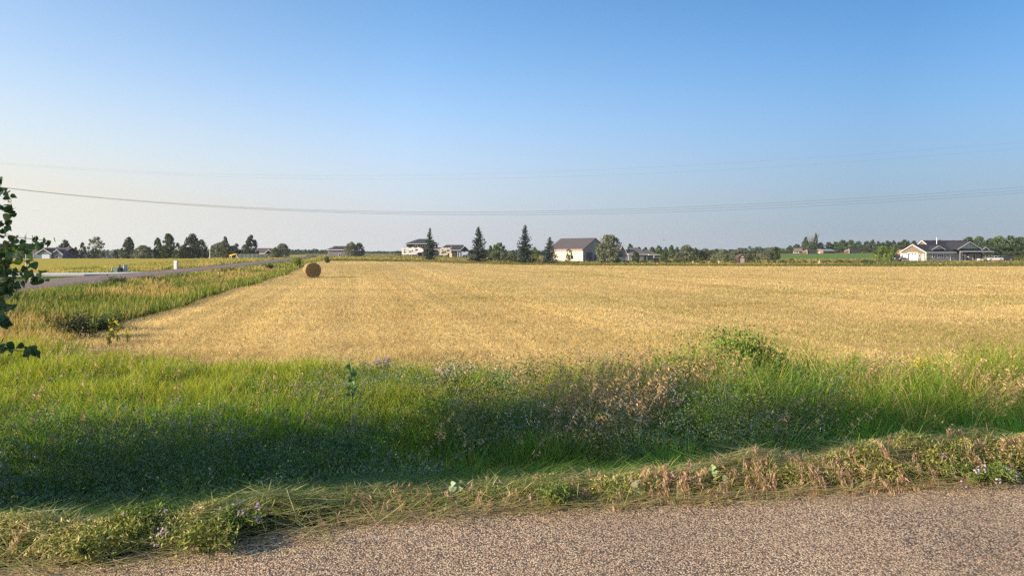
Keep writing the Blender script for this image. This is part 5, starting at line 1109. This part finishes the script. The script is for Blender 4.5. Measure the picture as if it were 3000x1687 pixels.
M_GRN = mat("grey_green_steel", (.085, .135, .10), .5, .12); M_PGREY = mat("pale_grey_steel", (.50, .52, .52), .45, .06)
D = 58.6; x = wx(329, D); T_ = empty("transformer_cabinet", (x, D, z1(x, D) + .02), math.radians(-9)); tag(T_, "two stepped grey green utility cabinet beside the driveway", "cabinet")
b_ = MB(); b_.box(0, .50, 0, .38, .04, .40); b_.build("low_cabinet", M_GRN, T_); b_ = MB(); b_.box(.29, .70, .39, .72, .04, .60); b_.build("tall_cabinet", M_GRN, T_)
b_ = MB(); b_.box(-.03, .53, -.03, .385, .404, .43); b_.box(.26, .73, .387, .75, .604, .64); b_.build("lid", mat("cabinet_lid", (.19, .23, .21), .5, .1), T_)
b_ = MB(); b_.box(-.05, -.004, -.03, .40, .02, .44); b_.box(.704, .76, .36, .78, .02, .65); b_.build("sunlit_side", M_PGREY, T_)  # pale plates: sunlight on the cabinet sides, put in as colour
b_ = MB(); b_.box(.08, .42, -.02, -.003, .10, .36); b_.build("door", M_GRN, T_); b_ = MB(); b_.box(-.12, .84, -.1, .85, -.12, .035); b_.build("pad", M_CONC, T_)
D = 73; x = wx(509, D); T_ = empty("utility_pedestal", (x, D, z1(x, D)), math.radians(-12)); tag(T_, "slim grey utility pedestal standing in the grass by the side road", "pedestal")
b_ = MB(); b_.box(0, .36, 0, .26, -.1, .80); b_.build("post_body", M_PGREY, T_); b_ = MB(); b_.prism([(-.02, .804), (.38, .804), (.36, .86), (0, .86)], 'y', -.02, .28); b_.build("cap", M_PGREY, T_); b_ = MB(); b_.box(.05, .31, -.014, -.003, .1, .7); b_.build("cover_plate", M_PGREY, T_)
D = 56.5; x = wx(76, D); zt = wz(684, D); z0 = z1(x, D); T_ = empty("flagpole", (x, D, z0)); tag(T_, "white flagpole with a limp flag beside the driveway", "flagpole")
b_ = MB(); b_.cyl((0, 0, -.1), 'z', .035, zt - z0 + .1, 10, .022); b_.build("pole", M_WHITE, T_); b_ = MB(); b_.cyl((0, 0, zt - z0), 'z', .045, .05, 10, .02); b_.build("finial", M_METAL, T_)
pv = []
for a in range(9):
    u = a / 8
    for b_i in range(5):
        s = b_i / 4; pv.append((-.03 - .11 * s * (.5 + .6 * u), .05 * math.sin(s * 7 + u * 3), (zt - z0) - .10 - .52 * u - .06 * s))
link("flag", np_mesh("flag", np.array(pv), [[a * 5 + b_i, a * 5 + b_i + 1, (a + 1) * 5 + b_i + 1, (a + 1) * 5 + b_i] for a in range(8) for b_i in range(4)], smooth=True), T_, mat("grey_flag", (.30, .27, .29), .8, .5, 9))
# flowers round the foot of the flagpole
g = np.random.RandomState(6); n = 260; C_ = np.stack([x + g.normal(0, .28, n), D + g.normal(0, .2, n), z0 + np.abs(g.normal(0, .14, n))], -1)
tag(plant("garden_plants", [leaves(C_, .11, .07, pal(n, [(.06, .11, .03), (.09, .13, .035), (.2, .12, .1)], g, .2), g)], M_HERB), "small clump of garden plants around the flagpole foot", "plants")
# overhead wires: two spans
M_WIRE = mat("wire", (.12, .12, .13), .5, .1)
def wire(ctrl, D, r, label, slope=0.0):
    co = np.polyfit([a for a, _ in ctrl], [b_ for _, b_ in ctrl], 2 if len(ctrl) < 5 else 3); ps = np.linspace(-260, 3260, 60)
    pts_ = [(wx(p, D + slope * (p - 1500)), D + slope * (p - 1500), wz(np.polyval(co, p), D + slope * (p - 1500))) for p in ps]
    o = link("overhead_wire", np_mesh("overhead_wire", *tube_np(pts_, [r] * 60, 5)[:2], smooth=True), mat=M_WIRE); tag(o, label, "wire", "power lines across the sky")
wire([(40, 554), (350, 581), (900, 614), (1500, 621.5), (2000, 607), (2500, 580), (3000, 549)], 84, .010, "topmost of the three close wires in the lower bundle", .006)
wire([(40, 555), (350, 582), (900, 617), (1500, 627.5), (2000, 613), (2500, 588), (3000, 558)], 84.5, .010, "middle wire of the three in the lower bundle", .006)
wire([(40, 556), (350, 583), (900, 619), (1500, 634), (2000, 620), (2500, 595), (3000, 566)], 85, .010, "lowest of the three close wires in the lower bundle", .006)
wire([(40, 480), (520, 506), (1100, 514), (1500, 508), (2000, 485), (3000, 417)], 70, .0032, "upper wire of the high faint pair")
wire([(40, 484), (520, 511), (1100, 527), (1500, 522), (2000, 503), (3000, 434)], 70.4, .0032, "lower wire of the high faint pair")
D = 240; x = wx(1945.5, D); Bd = MB(); Bd.v = [(-.5, 0, .12), (-.1, -.1, 0), (.45, 0, .15), (-.05, .12, 0), (0, 0, -.08), (0, 0, .06)]; Bd.f = [[0, 1, 5], [1, 2, 5], [2, 3, 5], [3, 0, 5], [1, 0, 4], [2, 1, 4], [3, 2, 4], [0, 3, 4]]
o = Bd.build("bird", M_BLACK); o.location = (x, D, wz(703, D)); tag(o, "tiny dark bird flying above the blue grey house", "bird")

# ------------------------------------------------------------------ shrubs and weeds one can tell apart near the field
def leafy(name, x, y, h, wd_, n, lsz, cols, label, cat, seed, stems=9, stemcol=(.16, .17, .05), elong=1.6, wid=.6, low=.05, group=None, top=None, tipcols=None):
    g = np.random.RandomState(seed); z = z1(x, y); o = empty(name, (x, y, z - .02)); tag(o, label, cat, group)
    cl = [(g.normal(0, .30) * wd_ * .5 * 1.3, g.normal(0, .28) * wd_ * .5, h * g.uniform(.35, .92)) for _ in range(stems)]
    st = [tube_np([(c[0] * .2, c[1] * .2, -.02), (c[0] * .6, c[1] * .6, c[2] * .55), c], [.009, .006, .003], 5) for c in cl]
    v, q, t, _ = join(st); link("stems", np_mesh("stems", v, q, t, np.tile([stemcol], (len(v), 1))), o, M_HERB)
    k = g.randint(0, stems, n); f = low + (1 - low) * g.rand(n) ** .8; c = np.array(cl)[k]
    P = np.stack([c[:, 0] * f, c[:, 1] * f, c[:, 2] * f], -1) + g.normal(0, wd_ * .085, (n, 3)) * (1, 1, .8); P[:, 2] = np.maximum(P[:, 2], .01)
    s = lsz * g.uniform(.6, 1.4, n); col = pal(n, cols, g, .18)
    link("foliage", np_mesh("foliage", *join([leaves(P, s * elong, s * wid, col, g, up=.5)])), o, M_HERB)
    if tipcols:
        m_ = n // 3; kk = g.randint(0, stems, m_); P2 = np.array(cl)[kk] + g.normal(0, wd_ * .05, (m_, 3)) + (0, 0, wd_ * .03)
        link("blossoms", np_mesh("blossoms", *join([leaves(P2, lsz * .9, lsz * .7, pal(m_, tipcols, g, .15), g)])), o, M_HERB)
    return o
GB = [(.15, .24, .04), (.19, .28, .045), (.11, .18, .03), (.24, .31, .06)]
d = 11.3; leafy("leafy_bush", wx(2175, d), d, 1.10, 1.7, 13000, .036, GB, "rounded bright green bush at the stubble edge, right of centre", "bush", 1, stems=26)
d = 10.7; leafy("leafy_bush", wx(2020, d), d, .80, 1.1, 6000, .034, GB, "lower bright green bush leaning on the left of the rounded bush", "bush", 11, stems=20)
d = 11.6; leafy("tall_weed", wx(1830, d), d, 1.0, .34, 420, .034, [(.22, .24, .05), (.17, .20, .04)], "single tall pale green weed rising above the stubble edge", "weed", 2, stems=5)
d = 12.0; leafy("tall_weed", wx(2880, d), d, .85, .9, 1500, .034, [(.22, .2, .06), (.16, .17, .05), (.30, .25, .10)], "wide yellowish weed clump at the far right of the stubble edge", "weed", 3, stems=16)
d = 10.6; leafy("tall_weed", wx(2690, d), d, .72, .7, 900, .03, [(.20, .22, .04), (.15, .17, .035)], "yellow flowering weed clump left of the wide yellowish one", "weed", 4, stems=12, tipcols=[(.70, .58, .06)])
d = 11.0; leafy("dark_weed", wx(1300, d), d, .55, .95, 1500, .03, [(.05, .075, .03), (.07, .09, .04)], "dark weed clump with white flowers in the middle of the ditch edge", "weed", 5, stems=18, tipcols=[(.5, .48, .45), (.33, .27, .42)])
d = 19.0; leafy("dark_shrub", wx(222, d), d, .72, 1.5, 2600, .045, [(.035, .055, .022), (.05, .07, .028), (.08, .08, .05)], "low dark shrub on the left bank beside the yellow flowers", "shrub", 6, stems=24)
d = 21.0; leafy("dark_shrub", wx(300, d), d, .55, 1.6, 2000, .045, [(.035, .055, .022), (.05, .08, .028)], "smaller dark shrub right behind the first dark shrub", "shrub", 7, stems=14)
for k, (px, d, h) in enumerate(((318, 17.4, .50), (345, 18.2, .62), (375, 18.0, .48), (330, 19.0, .58))):
    leafy("yellow_flower", wx(px, d), d, h, .34, 90, .04, [(.15, .19, .03), (.2, .22, .04)], ["yellow flowered weed nearest to the dark shrub", "tallest yellow flowered weed right of the dark shrub", "rightmost yellow flowered weed on the left bank", "yellow flowered weed standing behind the others"][k], "weed", 20 + k, stems=6, group="yellow flowered weeds on the left bank", tipcols=[(.80, .62, .04), (.72, .60, .06)])
d = 98; leafy("spiky_bush", wx(873, d), d, 1.75, 1.7, 900, .16, [(.15, .21, .03), (.20, .25, .04)], "fan shaped bright green bush left above the hay bale", "bush", 30, stems=16, elong=2.6, wid=.35, group=None)
d = 128; leafy("round_shrub", wx(959, d), d, 1.35, 1.3, 900, .14, [(.10, .12, .07), (.13, .14, .08), (.06, .08, .04)], "small grey green shrub on the rise right of the hay bale", "shrub", 31, stems=14)
d = 37.5; leafy("dark_shrub", wx(345, d), d, .36, 1.5, 1500, .07, [(.045, .07, .025), (.07, .10, .03), (.12, .15, .04)], "dark leafy clump at the verge below the utility cabinet", "shrub", 32, stems=26)
d = 60.0; leafy("dark_shrub", wx(790, 84), 84, .9, 1.3, 700, .10, [(.06, .10, .025), (.09, .13, .03)], "dark green clump on the bank left of the hay bale", "shrub", 33, stems=14)

for k, (px, d, h, w_, n_, cols, lb) in enumerate((
    (1980, 11.6, .75, .5, 900, [(.20, .24, .05), (.26, .26, .07)], "yellow green weed clump left of the rounded bright green bush"),
    (2330, 11.4, .62, .7, 1300, [(.09, .14, .035), (.13, .18, .04)], "dark green weed clump just right of the rounded bright green bush"),
    (2520, 11.7, .66, .6, 1000, [(.24, .24, .06), (.17, .20, .045)], "olive weed clump midway between the bright bush and the right edge"),
    (2960, 11.2, .85, .6, 1100, [(.28, .22, .09), (.20, .19, .06)], "brownish weed clump cut by the right edge of the photo"),
    (1560, 11.9, .55, .5, 700, [(.17, .21, .05), (.22, .24, .06)], "low yellow green weed clump in the middle of the stubble edge"),
    (1110, 12.4, .48, .6, 700, [(.13, .16, .06), (.20, .22, .06)], "low weed clump with lavender tips right of the seedling"))):
    leafy("weed_clump", wx(px, d), d, h, w_, n_, .032, cols, lb, "weed", 50 + k, stems=14, group="weed clumps along the stubble edge", tipcols=[(.34, .27, .50)] if px == 1110 else None)

def leaf_outline(n=14):
    """broad heart shaped poplar leaf, stalk at the origin, tip at +x, length 1"""
    u = np.array([0, -.02, .06, .22, .42, .62, .80, .92, 1.0]); hw = np.array([.0, .20, .40, .50, .46, .34, .19, .08, 0])
    return u, hw
def poplar_leaves(B, ax, nrm, size, cols, rng):
    """B base point, ax direction of the blade, nrm its normal; each leaf folded along the midrib and wavy"""
    n = len(B); u, hw = leaf_outline(); m = len(u)
    side = np.cross(nrm, ax); side /= np.linalg.norm(side, axis=1)[:, None] + 1e-9; nrm = np.cross(ax, side)
    fold = rng.uniform(.10, .38, n); bend = rng.uniform(-.25, .18, n)
    VV = np.zeros((n, 3, m, 3))
    for r_, sg in ((0, -1), (1, 0), (2, 1)):
        for k in range(m):
            off = ax * (u[k] * size)[:, None] + side * (sg * hw[k] * size)[:, None] + nrm * ((abs(sg) * hw[k] * fold + bend * u[k] ** 2 + sg * .03 * math.sin(k * 1.9)) * size)[:, None]
            VV[:, r_, k] = B + off
    VV = VV.reshape(-1, 3); base = (np.arange(n) * 3 * m)[:, None]; qs = []
    for r_ in (0, 1):
        for k in range(m - 1): qs.append(base + np.array([r_ * m + k, r_ * m + k + 1, (r_ + 1) * m + k + 1, (r_ + 1) * m + k]))
    return VV, np.concatenate(qs), np.zeros((0, 3), int), np.repeat(cols, 3 * m, 0)
M_POP = leafmat("poplar_leaf", .35, .38, spec=.45)
POPC = [(.06, .12, .04), (.075, .14, .045), (.05, .10, .04), (.095, .16, .05)]

# cottonwood standing just outside the frame on the left; its leafy twigs reach into the picture and its shade lies on the ditch
g = np.random.RandomState(21); TX0, TY0 = -7.3, 5.6; tz = z1(TX0, TY0)
CW = empty("cottonwood_tree", (TX0, TY0, tz)); tag(CW, "cottonwood tree with big dark leaves reaching in from the left edge", "tree")
bars = [tube_np([(0, 0, -.3), (.03, .0, 1.2), (-.04, .05, 3.0), (0, 0, 4.2)], [.13, .11, .06, .012], 9), tube_np([(0, 0, -.2), (-.7, -.9, 1.5), (-1.8, -2.4, 3.6), (-2.0, -4.2, 6.8)], [.13, .11, .08, .012], 9)]
tips = []
for k in range(230):
    if k < 120:
        z = .2 + 4.0 * g.rand() ** .9; r_ = np.interp(z, [.1, .5, 1.5, 3.0, 4.2], [1.6, 2.15, 2.15, 1.5, .2]); ax0, ay0 = 0.0, 0.0
    else:
        z = 2.5 + 4.6 * g.rand(); r_ = np.interp(z, [2.4, 3.2, 5.6, 7.3], [1.0, 1.75, 1.6, .4]); ax0, ay0 = -1.9, -2.2 - .60 * max(0, z - 3.2)
    a = g.uniform(0, 6.28); r_ *= g.uniform(.7, 1.0); zb = max(.3, z - .5 * r_)
    e = np.array([ax0 + math.cos(a) * r_, ay0 + math.sin(a) * r_, z]); b0 = np.array([ax0, ay0, zb]); m_ = (e + b0) * .5; m_[2] = zb + (z - zb) * .4
    bars.append(tube_np([b0, m_, e], [.03, .016, .005], 5)); tips.append((b0, m_, e))
# twigs seen in the photograph: (photo column, row) of the tip, depth, and where each twig leaves the crown
seen = [((10, 528), 5.6, 10), ((28, 572), 5.5, 13), ((36, 618), 5.4, 16), ((26, 655), 5.5, 13), ((16, 680), 5.6, 10), ((8, 610), 5.7, 12), ((2, 560), 5.8, 12), ((60, 712), 5.3, 15), ((150, 706), 5.2, 10), ((118, 722), 5.25, 12), ((98, 762), 5.3, 9), ((40, 735), 5.4, 22), ((12, 745), 5.5, 26), ((30, 775), 5.4, 15),
        ((130, 806), 5.1, 11), ((110, 822), 5.1, 10), ((85, 800), 5.2, 8), ((40, 800), 5.3, 20), ((22, 826), 5.4, 20), ((48, 842), 5.25, 15), ((10, 855), 5.4, 16), ((36, 902), 5.3, 12), ((14, 930), 5.4, 18), ((26, 950), 5.35, 9), ((4, 900), 5.5, 12), ((112, 1036), 5.0, 8), ((88, 1028), 5.05, 7), ((40, 1022), 5.2, 8), ((10, 1010), 5.3, 9)]
LB, LA, LN, LSZ = [], [], [], []
for (px, py), dpt, nl in seen:
    e = np.array([wx(px, dpt) - TX0, dpt - TY0, wz(py, dpt) - tz]); r0 = np.array([wx(-130, dpt + .15) - TX0, dpt + .15 - TY0, e[2] - .06 + .05 * g.normal()])
    m_ = (r0 + e) * .5 + (0, 0, .03); bars.append(tube_np([r0 * (.55, .55, 1), r0, m_, e], [.009, .005, .003, .0015], 5))
    for s in range(max(4, int(nl * .9))):
        f = 1 - .55 * (s / max(1, nl)) * g.uniform(.5, 1.0) ; p = m_ * (1 - f) + e * f if f > .5 else r0 * (1 - f) + m_ * f
        LB.append(p + g.normal(0, .018, 3)); d_ = g.normal(0, 1, 3) + (.25, 0, -.35); LA.append(d_ / np.linalg.norm(d_)); n_ = rand_dirs(1, g)[0] + (0, -.5, .3); LN.append(n_ / np.linalg.norm(n_)); LSZ.append(g.uniform(.036, .062))
for kt, (b0, m_, e) in enumerate(tips):
    for s in range(30 if kt < 120 else 80):
        f = g.uniform(.1, 1.0); p = (m_ * (1 - f) + e * f) + g.normal(0, .17, 3); wxp, wyp = p[0] + TX0, p[1] + TY0
        if wxp / max(wyp, .1) > -.722: continue
        if p[2] < .15: continue
        LB.append(p); d_ = g.normal(0, 1, 3) + (0, 0, -.3); LA.append(d_ / np.linalg.norm(d_)); LN.append(rand_dirs(1, g)[0]); LSZ.append(g.uniform(.06, .105))
LB, LA, LN, LSZ = map(np.array, (LB, LA, LN, LSZ))
link("crown", np_mesh("crown", *join([poplar_leaves(LB, LA, LN, LSZ, pal(len(LB), POPC, g, .15), g)]), smooth=True), CW, M_POP)
v, q, t, _ = join(bars); link("trunk", np_mesh("trunk", v, q, t, smooth=True), CW, M_BARK)

# cottonwood seedling in the ditch
d = 8.2; x = wx(1030, d); z = z1(x, d); o = empty("seedling", (x, d, z)); tag(o, "young cottonwood seedling with round leaves standing in the ditch grass", "seedling")
ht = wz(1050, d) - z; st = [(0, 0, -.05), (.01, 0, ht * .5), (.0, .01, ht * .78), (-.035, 0, ht)]
link("stem", np_mesh("stem", *tube_np(st, [.008, .006, .004, .002], 6)[:2], np_mesh and None), o, mat("seedling_stem", (.16, .17, .06), .7, .1))
LB, LA, LN, LSZ = [], [], [], []
for k, (dx, dz, s) in enumerate([(-.03, 1.0, .06), (.05, .93, .10), (-.07, .88, .09), (.06, .82, .085), (-.10, .80, .075), (.07, .70, .10), (-.08, .66, .08), (.08, .58, .09), (-.11, .55, .085), (.05, .50, .10), (-.06, .46, .08), (.10, .42, .09), (-.09, .36, .07), (.06, .34, .08), (.02, .72, .08), (-.02, .6, .08)]):
    LB.append((dx * .2, g.normal(0, .01), ht * (.42 + .58 * dz) - .02)); d_ = np.array((dx * 9, g.normal(0, .4), g.uniform(-.1, .8))); LA.append(d_ / np.linalg.norm(d_)); n_ = np.array((-.5 + g.normal(0, .5), -1, .5 + g.normal(0, .3))); LN.append(n_ / np.linalg.norm(n_)); LSZ.append(s * .72)
link("leaves", np_mesh("leaves", *join([poplar_leaves(*map(np.array, (LB, LA, LN, LSZ)), pal(len(LB), [(.12, .26, .07), (.15, .30, .08)], g, .12), g)]), smooth=True), o, M_POP)

# cut plants with lavender flowers lying on the road edge, and pale thistle leaves on the hay
def sprawl(px, py, r, n, label, seed, cols, flowers=0, name="cut_plant", h=.11, cat="plant"):
    g = np.random.RandomState(seed); d = EYE * FPX / (py - HOR); x = wx(px, d); o = empty(name, (x, d, 0.0)); tag(o, label, cat, "cut plants lying on the road edge")
    k = 26; a = g.uniform(0, 6.28, k); tip = np.stack([np.cos(a) * r * g.uniform(.5, 1.1, k), np.sin(a) * r * .7 * g.uniform(.5, 1.1, k), g.uniform(.02, h, k)], -1)
    st = [tube_np([(0, 0, .03), tip[i_] * .5 + (0, 0, h * .5), tip[i_]], [.004, .003, .002], 4) for i_ in range(k)]; v, q, t, _ = join(st); link("stems", np_mesh("stems", v, q, t, np.tile([(.26, .29, .08)], (len(v), 1))), o, M_HERB)
    i_ = g.randint(0, k, n); f = g.rand(n) ** .7; P = tip[i_] * f[:, None] + (0, 0, 0); P[:, 2] += h * .6 * np.sin(f * 3) ; P += g.normal(0, .02, (n, 3)); P[:, 2] = np.maximum(P[:, 2], .012)
    link("foliage", np_mesh("foliage", *join([leaves(P, g.uniform(.018, .042, n), g.uniform(.006, .013, n), pal(n, cols, g, .2), g, up=.3)])), o, M_HERB)
    if flowers:
        c_ = tip[g.choice(k, flowers)] + g.normal(0, .03, (flowers, 3)) + (0, 0, .04); Q_ = np.repeat(c_, 10, 0) + g.normal(0, .013, (flowers * 10, 3)); link("blossoms", np_mesh("blossoms", *join([leaves(Q_, .020, .012, pal(len(Q_), [(.50, .36, .62), (.60, .46, .70), (.42, .28, .55)], g, .12), g)])), o, M_HERB)
YG = [(.24, .26, .07), (.18, .22, .05), (.32, .31, .10), (.13, .17, .04)]; GG = [(.12, .19, .04), (.16, .22, .05), (.10, .15, .035)]
sprawl(690, 1570, .17, 1300, "green cut plant with lavender flowers where the gravel begins", 41, GG, 13)
sprawl(600, 1615, .24, 1300, "pale green cut plant spilling farthest on to the gravel", 42, YG, 2)
sprawl(330, 1600, .24, 1600, "tangled yellow green cut plant left of the lavender flowers", 43, YG)
sprawl(420, 1555, .22, 1200, "dark green cut plant with one lavender flower", 44, GG, 3)
sprawl(250, 1655, .12, 500, "small yellow green cut plant at the lower left", 45, YG)
sprawl(2880, 1415, .30, 1600, "green cut plant with lavender flowers at the right end of the hay", 46, GG, 10)
sprawl(1620, 1485, .13, 420, "small leafy cut plant on the gravel in the middle of the hay", 47, GG)
for px, py, a_, lb in ((1330, 1440, .1, "pale silvery leaf lying on the hay left of the middle"), (1865, 1440, -.9, "pale crumpled leaf bundle hanging on the hay right of the middle"), (2085, 1392, .5, "pale leaf bundle among the pink seed heads")):
    g = np.random.RandomState(px); ds = np.linspace(3.6, 6.0, 400); hv_ = (ds - edge(wx(px, ds)) + .02) / hay_w(wx(px, ds)); hs_ = np.array([float(on_hay(np.array([wx(px, q_)]), np.array([min(1, max(0, u_))]))[1][0]) for q_, u_ in zip(ds, hv_)]); d = ds[np.argmax((hs_ > wz(py, ds)) & (hv_ > -.05))]; x = wx(px, d); o = empty("pale_leaf", (x, d - .01, wz(py, d) + .015)); tag(o, lb, "leaf", "pale leaves lying on the hay")
    n = 9; LB = g.normal(0, .022, (n, 3)); LA = np.stack([np.cos(a_ + g.normal(0, .5, n)), g.normal(-.2, .4, n), np.sin(a_ + g.normal(0, .5, n)) * .7], -1); LA /= np.linalg.norm(LA, axis=1)[:, None]; LN = np.stack([g.normal(0, .5, n), -1 + g.normal(0, .3, n), .8 + g.normal(0, .3, n)], -1); LN /= np.linalg.norm(LN, axis=1)[:, None]
    link("blades", np_mesh("blades", *join([poplar_leaves(LB, LA, LN, g.uniform(.03, .055, n), pal(n, [(.26, .34, .17), (.32, .40, .23)], g, .1), g)]), smooth=True), o, M_HERB)

# summer haze between the viewer and the far trees
HZ = MB(); HZ.box(-900, 1300, -60, 1330, -2.5, 24); HZ = HZ.build("haze", None)
hm = bpy.data.materials.new("haze_air"); hm.use_nodes = True; hn_ = hm.node_tree; hn_.nodes.clear()
ho = hn_.nodes.new("ShaderNodeOutputMaterial"); hv2 = hn_.nodes.new("ShaderNodeVolumePrincipled"); hv2.inputs["Density"].default_value = .00017; hv2.inputs["Color"].default_value = (.82, .88, .95, 1); hv2.inputs["Anisotropy"].default_value = .2
hn_.links.new(hv2.outputs[0], ho.inputs["Volume"]); HZ.data.materials.clear(); HZ.data.materials.append(hm); tag(HZ, "thin summer haze over the fields", "haze", kind="stuff")
SC.cycles.volume_bounces = 0
